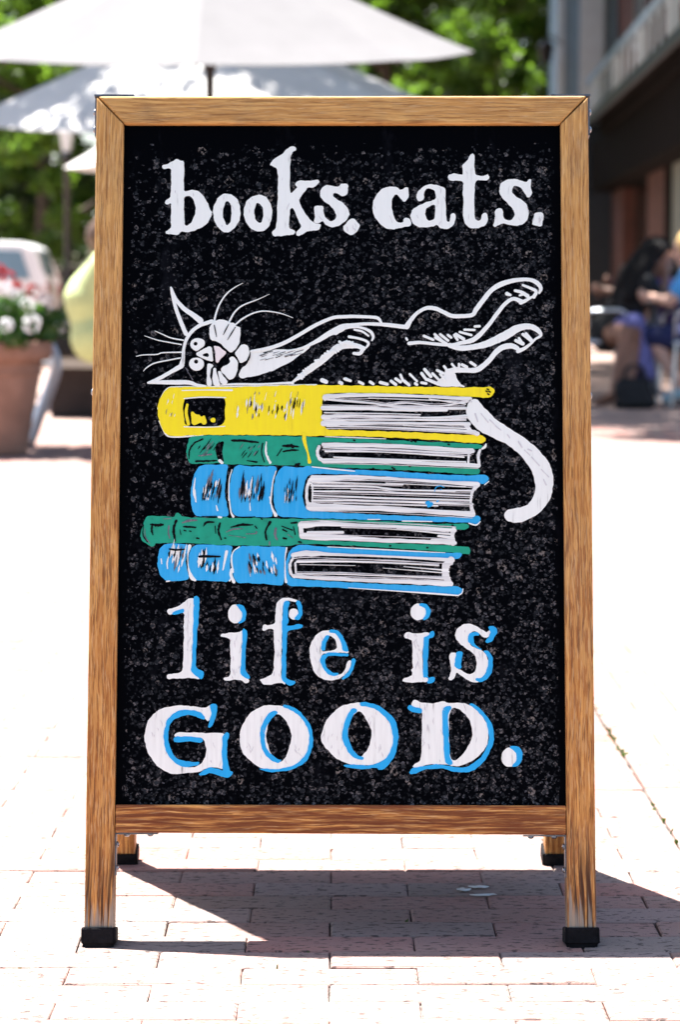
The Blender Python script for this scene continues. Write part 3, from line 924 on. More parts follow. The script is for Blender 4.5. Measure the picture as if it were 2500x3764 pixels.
cat.fill(pts("588,715 605,715 635,760 665,790 655,805 630,812 610,800 595,765", 'C'), W, 0)
for s_ in ["563,385,6 570,420,9 580,470,4", "668,378,5 645,420,9 628,455,4", "716,398,5 690,440,9 658,492,4", "820,600,12 805,640,12 765,668,9"]:
    cs(s_, 'C', 2, None, 'black')
for i in range(12):
    x = 355 + i * 4; y = 690 + i * 7
    cs('%f,%f,4 %f,%f,2' % (x, y, x + rng.uniform(6, 22), y + rng.uniform(10, 30)), 'C', 0, None, 'grey_smear')
cat.done('painted_cat', 'white outline drawing of a cat on its back')

tail = Paint()
tail.fill(pts("1010,100 1040,120 1090,180 1150,235 1230,285 1310,335 1380,395 1440,465 1468,540 1465,630 1440,700 1390,760 1320,803 1240,822 1195,805 1180,775 1195,742 1240,737 1300,725 1345,690 1365,620 1358,560 1330,495 1270,420 1200,365 1110,325 1050,295 995,250 965,200 960,165 980,120", 'E'), 'white', 3)
for q in ["1050,190 1090,240", "1100,225 1140,265", "1130,260 1165,285", "1200,310 1215,330", "1265,350 1285,385", "1300,400 1330,430", "1340,440 1385,490", "1395,510 1440,555", "1410,570 1425,600", "1015,190 1030,235", "1320,395 1340,405"]:
    tail.stroke(pts(q, 'E'), 'brush_grey', 4, rng.uniform(3, 6), rough=.4)
tail.done('painted_cat_tail', 'white tail of the painted cat')


# ---- the books
def pages(p, lines, crop):
    for s_ in lines:
        P = [(x, y, w * 1.22) for x, y, w in pts(s_, crop)]
        p.stroke(P, 'white_h', 1, rough=.2)
        if len(P) > 2 and P[-1][0] - P[0][0] > 200:          # a drier second line dragged along beside it
            o = rng.choice((-1, 1)) * (4 + P[1][2] * .5)
            p.stroke([(x + rng.uniform(-4, 4), y + o + rng.uniform(-2, 2), rng.uniform(1.5, 3.5)) for x, y, w in P], 'brush_grey', 1, rough=.4)


def scratches(p, box, crop, n, mats, ln, slope, wd=(3, 8), lev=2):
    for i in range(n):
        x, y = rng.uniform(box[0], box[2]), rng.uniform(box[1], box[3])
        l = rng.uniform(*ln)
        p.stroke(pts('%f,%f,%f %f,%f,%f %f,%f,%f' % (x, y, 2, x + slope * l * .5 + rng.uniform(-3, 3), y - l * .5, rng.uniform(*wd), x + slope * l, y - l, 2), crop), rng.choice(mats), lev, rough=.3)


bk = Paint()                                       # 1: thick yellow book on top
bk.stroke(pts("155,200,10 180,120,10 225,55,10 300,42,8 500,42,10 900,36,12 1300,28,10", 'F'), 'white', -0.5)
bk.stroke(pts("165,290,9 210,380,12 245,402,10 330,402,12 480,392,8", 'F'), 'white', -0.5)
bk.fill(pts("150,210 165,140 200,75 240,48 300,45 500,44 700,48 900,38 1200,30 1560,33 @E 500,32 700,35 900,38 1000,38 1080,35 1110,35 1130,55 1120,85 1095,98 1000,92 900,88 700,75 500,72 300,70 180,70 140,85 128,150 135,230 150,280 300,285 500,292 700,298 900,310 1060,312 1080,335 1065,358 1020,360 900,350 700,335 500,325 300,318 160,318 20,318 @F 1200,393 900,390 500,388 300,398 240,398 210,380 180,330 160,270", 'F'), 'yellow', 1,
        [pts("340,150 350,125 500,118 645,118 640,200 640,325 500,330 350,328 338,240", 'F')])
bk.stroke(pts("1210,385,28 1215,440,26 1238,520,13 1250,585,26", 'F'), 'yellow', 3)
bk.stroke(pts("368,172,18 360,230,22 376,312,22", 'F'), 'yellow', 0)
bk.fill(pts("395,230 410,220 430,245 460,240 470,260 495,245 500,280 510,310 480,318 470,300 420,318 400,310", 'F'), 'yellow', 0)
bk.fill(pts("535,275 560,262 572,280 570,303 540,300", 'F'), 'yellow', 0)
for s_ in ["345,128,8 480,118,9 645,121,8", "345,331,7 500,334,7 640,328,6", "330,70,7 500,66,8 690,68,14"]: bk.stroke(pts(s_, 'F'), 'white', 2)
scratches(bk, (700, 180, 1210, 290), 'F', 46, ['white_thin', 'white_thin', 'grey_smear', 'black', 'yellow'], (25, 95), .12, (5, 15))
scratches(bk, (810, 90, 1190, 160), 'F', 12, ['white_thin', 'grey_smear'], (15, 45), .25, (3, 6))
scratches(bk, (195, 130, 300, 300), 'F', 8, ['grey_smear', 'white_thin'], (20, 45), .2, (3, 7))
for q in ["1085,48", "1095,62", "1088,76", "1078,60"]:
    x, y = [float(t) for t in q.split(',')]
    bk.stroke(pts('%f,%f,9 %f,%f,9' % (x, y, x + 7, y + 4), 'E'), 'black', 2)
pages(bk, ["150,98,28 200,88,22 500,83,16 990,103,14", "155,108,10 400,127,10 600,152,13 960,160,14", "500,140,8 620,128,8 800,145,7 970,120,10", "135,157,20 400,160,18 600,168,14 850,170,14",
           "140,210,24 300,200,13 700,213,8 960,208,20", "150,226,9 500,226,9 960,226,9", "140,246,28 400,245,15 700,246,12 980,250,18", "160,262,8 500,270,7 950,290,15 1030,305,20",
           "700,93,5 980,113,6", "750,105,5 960,135,6", "965,262,22 985,285,20", "600,258,5 960,275,6", "145,185,5 500,190,5 700,196,4", "400,100,4 900,118,5"], 'E')
bk.done('painted_book', 'thick yellow painted book on top of the stack')

bk = Paint()                                       # 2: thin green book
bk.fill(pts("362,500 370,440 390,405 420,392 700,392 1000,398 1200,400 @E 130,326 300,332 500,340 750,352 1000,362 1060,372 1060,392 900,385 700,372 500,360 300,355 140,355 110,370 95,410 100,440 120,470 300,478 500,485 700,492 900,498 1030,500 1048,515 1035,538 990,540 800,525 600,515 400,505 200,500 100,495 60,490 @F 1150,608 900,608 660,600 600,592 440,598 400,598 375,575 362,540", 'F'), 'green', 0,
        [pts("600,440 635,432 620,500 632,580 610,586 585,560 568,510 575,460", 'F')])
for s_, m_ in [("938,440,8 936,520,14 965,590,20", 'white_thin'), ("912,450,10 905,520,8 925,585,8", 'black'), ("600,575,20 620,590,20", 'white_thin'), ("380,560,8 385,500,10 420,450,12 480,420,10", 'black'),
               ("430,580,12 520,578,14 580,575,10", 'black'), ("690,430,14 760,432,18 880,445,12", 'black'), ("1060,470,16 1110,468,20 1170,475,10", 'black'), ("1060,510,10 1120,500,16 1170,500,8", 'black'),
               ("1120,465,24 1130,475,24", 'black'), ("1015,540,8 1050,490,8", 'black'), ("1150,605,16 1175,598,18", 'black'), ("800,575,8 870,585,12", 'black'), ("450,540,6 540,530,12", 'grey_smear')]:
    bk.stroke(pts(s_, 'F'), m_, 2, rough=.35)
scratches(bk, (420, 470, 560, 550), 'F', 12, ['black', 'grey_smear'], (25, 70), .7, (4, 9))
scratches(bk, (720, 480, 890, 560), 'F', 12, ['black', 'grey_smear'], (15, 45), .7, (4, 8))
for q in [(315, 343), (645, 348), (668, 350), (425, 505), (535, 500), (545, 507), (860, 366), (635, 492)]:
    bk.stroke(pts('%f,%f,10 %f,%f,9' % (q[0], q[1], q[0] + 6, q[1] + 2), 'E'), 'black', 1)
bk.stroke(pts("1055,392,10 1072,380,16 1078,365,8", 'E'), 'white', 1)
bk.stroke(pts("150,322,4 300,327,6 500,335,4", 'E'), 'white', 1)
pages(bk, ["140,368,20 500,375,18 1000,405,22", "140,386,7 400,395,7 990,420,7", "115,380,16 105,410,14 115,445,16 140,462,18", "140,460,24 500,465,20 800,480,18 1035,490,20", "1043,400,12 1033,440,15 1040,490,12",
           "150,407,8 500,412,5 950,440,7", "400,450,8 960,468,8", "200,440,7 420,450,8", "980,405,12 975,480,10"], 'E')
bk.done('painted_book', 'thin green painted book under the yellow one')

bk = Paint()                                       # 3: thick blue book
bk.fill(pts("395,760 420,670 445,620 480,605 600,602 668,600 650,680 640,760 640,840 @G 740,100 770,215 700,222 530,222 480,215 460,150 445,60", 'F'), 'blue_h', 0)
bk.fill(pts("690,660 710,620 740,605 850,620 1000,612 1015,640 990,720 970,800 @G 1105,80 1125,190 1125,225 1000,228 800,220 780,130 764,50 @F 668,770", 'F'), 'blue_h', 0)
bk.fill(pts("1010,680 1030,640 1060,615 1200,625 @E 50,490 200,505 400,515 600,525 800,540 1000,545 1080,540 1098,560 1080,590 1040,595 900,585 700,570 500,550 300,540 100,535 60,540 35,570 20,640 22,700 40,745 200,758 400,768 600,778 800,785 1000,780 1040,775 1050,800 1030,825 980,818 800,812 600,805 400,800 200,795 0,790 @G 1160,218 1145,150 1130,70 @F 990,760", 'F'), 'blue_h', 0)
for s_, m_ in [("1008,650,7 985,730,8 968,880,12", 'white'), ("690,640,6 670,720,8 668,860,10", 'white'), ("425,700,6 415,800,14 430,860,8", 'white_thin')]: bk.stroke(pts(s_, 'F'), m_, 2)
for s_, m_ in [("1100,60,10 1120,150,14 1150,210,30", 'white'), ("765,60,9 780,180,12 800,222,20", 'white'), ("485,0,6 492,100,12", 'white_thin'), ("660,130,8 670,170,14", 'white_thin'), ("935,100,6 940,170,10", 'white_thin'), ("680,225,18 700,228,16", 'white')]: bk.stroke(pts(s_, 'G'), m_, 2)
scratches(bk, (460, 760, 610, 870), 'F', 24, ['black', 'black', 'grey_smear', 'white_thin', 'blue'], (40, 130), .22, (8, 20))
scratches(bk, (740, 800, 910, 880), 'F', 26, ['black', 'grey_smear', 'black', 'white_thin', 'blue'], (50, 160), .12, (9, 22))
scratches(bk, (1070, 780, 1160, 880), 'F', 16, ['black', 'black', 'grey_smear', 'white_thin', 'blue'], (40, 130), .12, (7, 18))
scratches(bk, (530, 20, 690, 120), 'G', 12, ['black', 'grey_smear', 'white_thin'], (20, 70), .1, (4, 12))
scratches(bk, (860, 20, 1040, 110), 'G', 12, ['black', 'white_thin'], (20, 80), .1, (4, 14))
scratches(bk, (1220, 20, 1320, 140), 'G', 10, ['black', 'white_thin'], (20, 90), .05, (4, 12))
pages(bk, ["80,560,30 400,560,18 700,575,14 1030,600,24", "62,570,16 45,620,14 45,690,14 62,740,16", "70,605,10 400,610,9 600,630,8 1000,635,9", "75,637,8 400,642,9 1000,662,7", "80,662,7 500,677,9 990,690,7", "75,690,10 400,692,9 1000,712,11",
           "60,726,36 400,735,26 700,750,24 1000,770,28", "1030,602,22 1000,640,14 990,700,11 1002,765,22", "75,582,12 300,590,6 600,600,5", "300,625,4 900,640,4", "200,705,5 800,722,5", "500,590,4 960,612,6", "45,600,8 75,600,8 75,720,8"], 'E')
for q in [(738, 705, 22), (755, 715, 26), (745, 722, 18), (815, 630, 5), (795, 697, 9)]:
    bk.stroke(pts('%f,%f,%f %f,%f,%f' % (q[0], q[1], q[2], q[0] + 8, q[1] - 4, q[2] * .8), 'E'), 'blue', 3)
bk.stroke(pts("780,640,4 790,615,5 815,607,5 835,615,4", 'E'), 'blue', 3)
bk.stroke(pts("75,497,6 200,510,8 320,522,6", 'E'), 'white', 2)
bk.stroke(pts("1070,600,6 1095,580,5", 'E'), 'white', 1); bk.stroke(pts("980,822,8 1020,832,8 1045,812,5", 'E'), 'white', 1)
bk.done('painted_book', 'thick blue painted book in the middle of the stack')

bk = Paint()                                       # 4: thin green book jutting out to the left
bk.fill(pts("35,370 50,300 75,235 110,212 200,218 310,225 325,195 345,188 365,205 370,222 470,230 600,232 700,235 740,218 775,235 1000,232 1200,240 @H 150,210 300,210 700,222 1000,235 1200,250 1350,243 1410,245 1425,270 1400,290 1340,285 1200,272 1000,260 700,242 400,230 230,225 195,240 185,290 190,330 220,360 400,367 700,380 1000,390 1200,397 1350,406 1420,415 1435,440 1425,468 1370,460 1200,445 1000,430 700,410 400,394 200,389 110,408 0,406 @G 1140,463 900,460 720,456 500,443 330,438 155,440 150,465 125,475 95,450 60,430 40,405", 'G'), 'green', 0)
for s_ in ["330,255,20 308,330,22 320,420,18", "270,300,14 265,350,12 275,400,10", "690,280,20 678,340,18 700,410,14", "650,300,8 655,360,8", "1105,268,22 1065,340,16 1075,410,18", "1150,320,18 1145,370,20 1160,410,16", "60,290,6 55,370,10 90,430,10", "70,320,5 75,390,8 110,440,8",
           "380,272,10 440,255,18 500,252,10", "390,305,10 440,308,18 490,310,12", "120,287,14 170,292,26 220,288,16", "130,300,14 128,340,16 138,372,10", "555,300,8 580,270,18 640,268,10", "780,310,8 860,290,22 960,290,8", "740,350,5 800,325,12 880,322,5", "760,375,4 900,395,6", "905,365,5 985,362,10 990,348,14", "980,300,10 995,318,10",
           "500,400,16 515,402,14", "395,335,12 410,340,10", "440,340,10 452,345,10", "1280,275,16 1320,270,20", "1295,305,8 1310,370,10", "1340,430,16 1360,435,14", "1200,300,8 1290,335,8", "1210,330,14 1240,345,12", "1215,400,18 1240,405,10", "1250,370,6 1290,395,6", "1030,240,10 1040,246,8", "730,400,12 738,400,10", "360,330,6 368,370,6", "540,222,7 660,218,7", "840,226,6 980,224,6", "225,240,7 285,238,7", "1100,430,12 1100,455,10"]:
    bk.stroke(pts(s_, 'G'), rng.choice(['black', 'black', 'grey_smear']), 2, rough=.35)
for q in ["690,215,7 780,215,6", "940,226,9 1155,230,7"]: bk.stroke(pts(q, 'H'), 'white', 2)
for q in [(850, 405), (1118, 418), (1300, 258), (200, 378), (160, 240)]: bk.stroke(pts('%f,%f,13 %f,%f,10' % (q[0], q[1], q[0] + 7, q[1]), 'H'), 'black', 1)
pages(bk, ["210,255,40 400,245,28 700,260,20 1000,270,16 1320,295,20", "260,310,20 510,308,17", "220,335,36 500,350,30 800,365,24 1100,375,22 1320,385,22", "205,262,26 210,330,26", "1310,290,30 1300,340,26 1305,388,30", "500,272,5 900,287,5 1280,320,13", "1200,335,14 1300,345,20", "1150,360,10 1300,362,14", "900,280,4 1250,300,7"], 'H')
bk.done('painted_book', 'thin green painted book jutting out to the left')

bk = Paint()                                       # 5: blue book at the bottom
bk.fill(pts("172,600 180,530 205,470 250,440 330,445 425,450 435,475 415,520 408,600 420,680 440,720 420,745 330,750 260,755 225,735 190,690", 'G'), 'blue_h', 0)
bk.fill(pts("430,570 440,510 470,465 500,450 650,455 795,462 790,500 770,580 775,680 780,720 760,762 650,752 490,745 455,715 435,650", 'G'), 'blue_h', 0)
bk.fill(pts("780,570 800,510 850,472 890,460 1050,468 1240,470 1235,500 1222,580 1220,680 1220,760 1205,790 1000,770 835,770 800,720 785,650", 'G'), 'blue_h', 0)
bk.fill(pts("130,440 165,405 210,395 400,415 700,430 1000,445 1250,455 1370,455 1365,490 1340,500 1250,495 1000,490 700,475 400,460 180,455 145,475 118,520 112,580 130,630 200,645 500,665 800,680 1100,692 1340,695 1378,715 1375,745 1345,762 1200,750 900,730 600,712 300,698 130,695 105,670 90,620 92,520", 'H'), 'blue_h', 0)
for s_ in ["440,465,30 425,540,9 430,640,10 455,720,34 485,745,20", "745,510,24 735,560,20 715,660,10", "850,470,9 800,510,9 785,580,14 800,680,10", "790,660,30 780,700,24 805,760,26", "1240,480,14 1228,560,8 1228,700,12 1235,760,20", "250,755,12 275,752,10", "770,750,14 780,735,10", "205,570,10 210,610,8", "270,540,6 255,600,12 258,650,8"]:
    bk.stroke(pts(s_, 'G'), 'white', 1)
scratches(bk, (270, 540, 390, 690), 'G', 20, ['black', 'grey_smear', 'white_thin', 'white_thin', 'black'], (60, 150), .18, (9, 24))
scratches(bk, (510, 600, 700, 700), 'G', 22, ['black', 'black', 'white_thin', 'blue'], (60, 140), .12, (11, 26))
scratches(bk, (880, 590, 1160, 720), 'G', 28, ['black', 'black', 'white_thin', 'grey_smear'], (35, 100), -.18, (11, 24))
bk.stroke(pts("275,490,14 330,497,16 395,492,12", 'G'), 'black', 2); bk.stroke(pts("520,552,18 560,550,22 690,552,14", 'G'), 'black', 2)
bk.stroke(pts("550,708,5 900,731,8 1200,752,13 1345,763,9", 'H'), 'white', 1); bk.stroke(pts("400,412,5 700,427,8 1000,443,8 1250,455,4", 'H'), 'white', 1)
bk.stroke(pts("1345,762,8 1370,745,8 1378,715,6", 'H'), 'white', 1)
pages(bk, ["150,472,24 250,460,34 450,468,18 800,480,12 1300,508,22", "180,520,14 500,518,11 900,530,10 1200,545,11", "152,490,14 130,540,16 135,600,16 160,630,14", "168,530,13 172,600,13", "160,622,24 400,640,20 700,655,24 1000,665,28 1290,680,30", "180,605,9 500,610,8 900,625,7 1240,640,14",
           "1290,510,46 1250,560,46 1255,620,44 1270,670,40", "950,555,4 1240,580,10", "800,565,3 1240,600,8", "200,540,4 600,548,3"], 'H')
bk.done('painted_book', 'blue painted book at the bottom of the stack')

# ================================================================== paving
def brick_mat():
    m, nt, b = new_mat('wirecut clay paver')
    g = NT(nt)
    oi = g.n('ShaderNodeObjectInfo')
    geo = g.n('ShaderNodeNewGeometry')
    rnd = g.math('FRACT', g.math('ADD', g.math('MULTIPLY', oi.outputs['Random'], 7.31), geo.outputs['Random Per Island']))
    pos = geo.outputs['Position']
    def mp(sx, sy):
        nd = g.n('ShaderNodeMapping'); nd.inputs['Scale'].default_value = (sx, sy, 40); g.l(pos, nd.inputs[0]); return nd.outputs[0]
    col = g.ramp(rnd, [(0.0, (0.215, 0.150, 0.126)), (0.25, (0.260, 0.148, 0.122)), (0.5, (0.285, 0.152, 0.128)), (0.68, (0.200, 0.160, 0.140)), (0.84, (0.340, 0.125, 0.095)), (1.0, (0.245, 0.195, 0.180))])
    pit = g.noise(mp(60, 135), 1.0, 3.0, 0.62)
    gr = g.noise(mp(420, 420), 1.0, 3.0, 0.6)
    dust = g.noise(mp(3.2, 3.2), 1.0, 5.0, 0.6)
    col = g.mix(g.maprange(dust, 0.42, 0.68, 0.0, 0.5), col, (0.310, 0.240, 0.215))
    col = g.mix(g.maprange(gr, 0.35, 0.7, 0.0, 0.25), col, (0.40, 0.33, 0.30))
    col = g.mix(g.maprange(pit, 0.57, 0.605, 0.0, 0.8), col, (0.045, 0.034, 0.033))
    g.l(col, b.inputs['Base Color'])
    b.inputs['Roughness'].default_value = 0.85
    b.inputs['Specular IOR Level'].default_value = 0.25
    h = g.math('ADD', g.math('MULTIPLY', g.maprange(pit, 0.66, 0.5), 1.0), g.math('MULTIPLY', gr, 0.35))
    g.bump(h, 0.45, 0.0016, b)
    return m


def ground_mat():
    """sandy joint bed near by, the same running-bond paving farther off"""
    m, nt, b = new_mat('sand bed and distant paving')
    g = NT(nt)
    v = g.coords((1, 1, 1), (0.0117, -3.0647, 0))
    bt = g.n('ShaderNodeTexBrick')
    g.l(v, bt.inputs['Vector'])
    bt.inputs['Scale'].default_value = 1.0
    bt.inputs['Brick Width'].default_value = 0.2006
    bt.inputs['Row Height'].default_value = 0.0749
    bt.inputs['Mortar Size'].default_value = 0.0022
    bt.inputs['Color1'].default_value = (0.27, 0.165, 0.130, 1)
    bt.inputs['Color2'].default_value = (0.33, 0.225, 0.190, 1)
    bt.inputs['Mortar'].default_value = (0.06, 0.05, 0.042, 1)
    n = g.noise(g.coords((2, 2, 2)), 1.0, 5.0, 0.6)
    far = g.mix(g.maprange(n, 0.35, 0.7, 0.0, 0.5), bt.outputs['Color'], (0.36, 0.30, 0.27))
    sand = g.mix(g.maprange(g.noise(g.coords((14, 14, 14)), 1.0, 4.0, 0.6), 0.40, 0.62), (0.022, 0.020, 0.018), (0.20, 0.18, 0.165))
    sp = g.n('ShaderNodeSeparateXYZ'); tc = g.n('ShaderNodeTexCoord'); g.l(tc.outputs['Object'], sp.inputs[0])
    g.l(g.mix(g.math('GREATER_THAN', sp.outputs[1], 15.9), sand, far), b.inputs['Base Color'])
    b.inputs['Roughness'].default_value = 0.9
    b.inputs['Specular IOR Level'].default_value = 0.2
    return m


M['brick'] = brick_mat()
BW, BH, GAP = 0.2006, 0.0749, 0.0016
pave = link('pavement', mesh([(-200, -120, -.005), (200, -120, -.005), (200, 300, -.005), (-200, 300, -.005)], [(0, 1, 2, 3)]), ground_mat())
tag(pave, kind='structure')

brng = random.Random(11)


def brick_shape(l, w, seed):
    r = random.Random(seed)
    c, d = 0.0022, 0.0016
    V = []
    for (ix, z) in ((0.0, -0.012), (0.0, -d), (c, 0.0)):
        for sx, sy in ((-1, -1), (1, -1), (1, 1), (-1, 1)):
            j = 0.0007
            V.append((sx * (l / 2 - ix) + r.uniform(-j, j), sy * (w / 2 - ix) + r.uniform(-j, j), z + (r.uniform(-.0005, .0005) if z == 0 else 0)))
    Fc = [(8, 9, 10, 11)]
    for a in (0, 4):
        for i in range(4): Fc.append((a + i, a + (i + 1) % 4, a + 4 + (i + 1) % 4, a + 4 + i))
    return V, Fc


XLINE = 0.4765                                     # straight joint where the paving changes direction
bricks = []
rows = range(-34, 172)
for k in rows:
    yc = 3.0647 + BH * (k + 0.5)
    if yc > 15.9: break
    half = (k % 2 == 0)
    for i in range(-26, 6):
        xc = -0.0117 + BW * (i + 0.5) if half else -0.1120 + BW * (i + 0.5)
        a, b_ = xc - BW / 2, xc + BW / 2
        if a > XLINE - 0.02 or b_ < -4.6: continue
        if abs(xc) > 0.9 + 0.34 * max(0, yc): continue
        if b_ > XLINE: b_ = XLINE
        bricks.append((0.5 * (a + b_), yc, b_ - a, BH, 0))
for i in range(0, 44):                             # beyond the joint the bricks run away from the viewer
    xc = XLINE + 0.0025 + BH * (i + 0.5)
    for k in range(-12, 65):
        yc = 2.9 + BW * (k + (0.5 if i % 2 else 0.0))
        if yc > 15.85 or abs(xc) > 0.9 + 0.34 * max(0, yc): continue
        bricks.append((xc, yc, BW, BH, 1))


def shown(x, y):
    if y < 1.5: return False
    px, py = project((x, y, 0))
    if not (-60 < px < 2560 and 1500 < py < 3790): return False
    return not (372 < px < 2128 and py < 2935)


vis = sorted([q for q in bricks if shown(q[0], q[1])], key=lambda q: q[1])
near = set(vis[:300])
shape_cache = {}
SV, SF = [], []
for q in bricks:
    x, y, l, w, ori = q
    key = (round(l, 3), brng.randrange(5))
    rz = (math.pi / 2 if ori else 0) + brng.uniform(-.005, .005)
    dz = brng.uniform(-.0011, .0011)
    if q in near:
        if key not in shape_cache:
            V, Fc = brick_shape(l - GAP, w - GAP, hash(key) & 0xffff)
            shape_cache[key] = mesh(V, Fc, 'brick')
            shape_cache[key].materials.append(M['brick'])
        link('brick', shape_cache[key], None, pave, (x, y, dz), (brng.uniform(-.004, .004), brng.uniform(-.002, .002), rz))
    else:
        V, Fc = brick_shape(l - GAP, w - GAP, brng.randrange(1 << 16))
        c, s = math.cos(rz), math.sin(rz)
        b0 = len(SV)
        SV += [(x + a * c - b_ * s, y + a * s + b_ * c, z + dz) for a, b_, z in V]
        SF += [tuple(b0 + i for i in f) for f in Fc]
tag(link('bricks', np_mesh(np.array(SV), np.array(SF)), M['brick'], pave), kind='stuff')

# moss and weeds in the straight joint and in a few open joints
M['moss'] = leaf_mat('joint weeds', (0.035, 0.055, 0.012), (0.09, 0.12, 0.03), (0.12, 0.2, 0.03), 0.3)
V, Fq = [], []
wr = random.Random(3)
for i in range(700):
    if i < 610:
        t = wr.random()
        cl = math.sin(t * 61) + math.sin(t * 23 + 1)
        if cl < 0.3 and wr.random() < .9: continue
        c = Vector((XLINE + 0.002 + wr.gauss(0, .0025), 3.2 + t * 6.0, -.004))
    else:
        k = wr.randrange(-5, 40)
        c = Vector((wr.uniform(-.6, .46), 3.0647 + BH * k + wr.gauss(0, .0012), -.005))
        if wr.random() < .5: continue
    a = wr.uniform(0, 6.28); h = wr.uniform(.003, .010); w = wr.uniform(.001, .003)
    d = Vector((math.cos(a), math.sin(a), 0))
    b0 = len(V)
    V += [c - d * w, c + d * w, c + d * w * .6 + Vector((wr.gauss(0, .003), wr.gauss(0, .003), h)), c - d * w * .6 + Vector((wr.gauss(0, .003), wr.gauss(0, .003), h * .9))]
    Fq.append((b0, b0 + 1, b0 + 2, b0 + 3))
tag(link('joint_weeds', np_mesh(np.array([tuple(v) for v in V]), np.array(Fq)), M['moss']), 'sparse moss and weeds growing in the paving joints', 'weeds', kind='stuff')

# three fallen petals in the shade under the board
M['petal'] = plain('white petal', (0.78, 0.80, 0.80), rough=0.6, trans=0.25)
def ground_pt(x, y):
    d = ray(x, y); t = -EYE.z / d.z
    return EYE + d * t
for (px, py, l, w, a, lab) in ((1706, 3278, 0.020, 0.011, 0.1, 'small round white petal on shaded bricks, left of three'), (1762, 3267, 0.030, 0.010, -0.05, 'white petal on shaded bricks, farthest of three'), (1774, 3296, 0.036, 0.007, 0.06, 'long thin white petal on shaded bricks, nearest of three')):
    c = ground_pt(px, py)
    V, Fc = [(0, 0, 0.0034)], []
    n = 12
    for i in range(n):
        th = 2 * math.pi * i / n
        V.append((l / 2 * math.cos(th) * (1 + .12 * math.sin(3 * th)) * wr.uniform(.82, 1.1), w / 2 * 1.6 * math.sin(th) * wr.uniform(.7, 1.15), 0.0016 + wr.uniform(0, .0018)))
    V.append((0, 0, 0.0012))
    for i in range(n):
        Fc.append((0, 1 + i, 1 + (i + 1) % n)); Fc.append((n + 1, 1 + (i + 1) % n, 1 + i))
    tag(link('fallen_petal', mesh(V, Fc), M['petal'], None, (c.x, c.y, 0.0005), (0, 0, a), smooth=True), lab, 'petal', 'petals fallen on the paving')

# ================================================================== background: parasols
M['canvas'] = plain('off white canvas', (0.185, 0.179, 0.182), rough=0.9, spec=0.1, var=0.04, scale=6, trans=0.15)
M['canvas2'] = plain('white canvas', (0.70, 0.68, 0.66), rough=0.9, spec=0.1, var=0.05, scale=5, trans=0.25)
M['dark_metal'] = plain('dark bronze metal', (0.035, 0.028, 0.024), rough=0.45, metal=0.3, var=0.2)
M['alu'] = plain('brushed aluminium', (0.62, 0.66, 0.70), rough=0.32, metal=0.95, var=0.12, scale=60)
M['alu_blue'] = plain('satin grey steel', (0.36, 0.41, 0.46), rough=0.4, metal=0.7, var=0.12, scale=60)


def parasol(name, label, loc, rad, rim_z, rise, rot, tilt, mat, pole_r=0.024):
    root = empty(name, loc)
    tag(root, label, 'parasol', 'parasols over the cafe tables')
    n, rings = 8, 7
    T = Matrix.Translation((0, 0, rim_z)) @ Matrix.Rotation(tilt, 4, 'X')
    V, Fc = [], []
    SEG = 6
    for j in range(rings + 1):
        t = j / rings
        for i in range(n):
            a0, a1 = rot + 2 * math.pi * i / n, rot + 2 * math.pi * (i + 1) / n
            for k in range(SEG):
                s = k / SEG
                q = Vector((math.cos(a0), math.sin(a0))) * (1 - s) + Vector((math.cos(a1), math.sin(a1))) * s
                sag = 0.10 * s * (1 - s) * t                         # cloth sags between the ribs
                r = rad * t
                z = rise * (1 - t) ** 1.06 - sag * 0.55
                V.append(T @ Vector((q.x * r * (1 - sag * .6), q.y * r * (1 - sag * .6), z)))
    N = n * SEG
    for j in range(rings):
        for i in range(N):
            Fc.append((j * N + i, j * N + (i + 1) % N, (j + 1) * N + (i + 1) % N, (j + 1) * N + i))
    can = link('canopy', mesh(V, Fc), mat, root, smooth=False)
    sm = can.modifiers.new('thickness', 'SOLIDIFY'); sm.thickness = 0.004
    for i in range(n):
        a = rot + 2 * math.pi * i / n
        p0 = T @ Vector((0, 0, rise - .03)); p1 = T @ Vector((math.cos(a) * rad * .99, math.sin(a) * rad * .99, -.012))
        rb = link('rib', tube_mesh([p0, p1], 0.009, 6), M['dark_metal'], root)
        link('strut', tube_mesh([T @ Vector((0, 0, rise * .35 - .28)), p0.lerp(p1, .5)], 0.007, 6), M['dark_metal'], rb)
    link('pole', tube_mesh([(0, 0, 0.03), (0, 0, rim_z + rise * .9)], pole_r, 12), M['dark_metal'], root)
    cr = link('crank', tube_mesh([(0, 0, rim_z - .03), (0.035, -.02, rim_z - .03), (0.08, -.03, rim_z - .035)], 0.016, 8), M['dark_metal'], root)
    link('hub', tube_mesh([(0, 0, rim_z - .09), (0, 0, rim_z + 0.02)], 0.036, 10), M['dark_metal'], root)
    link('base', lathe_mesh([(0, .07), (.1, .07), (.26, .045), (.28, .0)], 24), M['dark_metal'], root)
    link('finial', lathe_mesh([(0, .09), (.03, .07), (.035, .02), (.02, -.02)], 12, T @ Vector((0, 0, rise))), M['dark_metal'], root)
    return root


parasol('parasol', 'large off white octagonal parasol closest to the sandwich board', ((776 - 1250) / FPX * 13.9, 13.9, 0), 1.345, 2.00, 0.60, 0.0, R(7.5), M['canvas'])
parasol('parasol', 'pale grey parasol dappled with leaf shade, behind the large one', ((795 - 1250) / FPX * 19.4, 19.4, 0), 1.82, 2.02, 0.78, R(12), R(7), M['canvas2'])
parasol('parasol', 'small bright white parasol far off beside the lamp post', ((800 - 1250) / FPX * 27, 27.0, 0), 1.52, 2.02, 0.95, 0.0, 0.0, M['canvas2'])

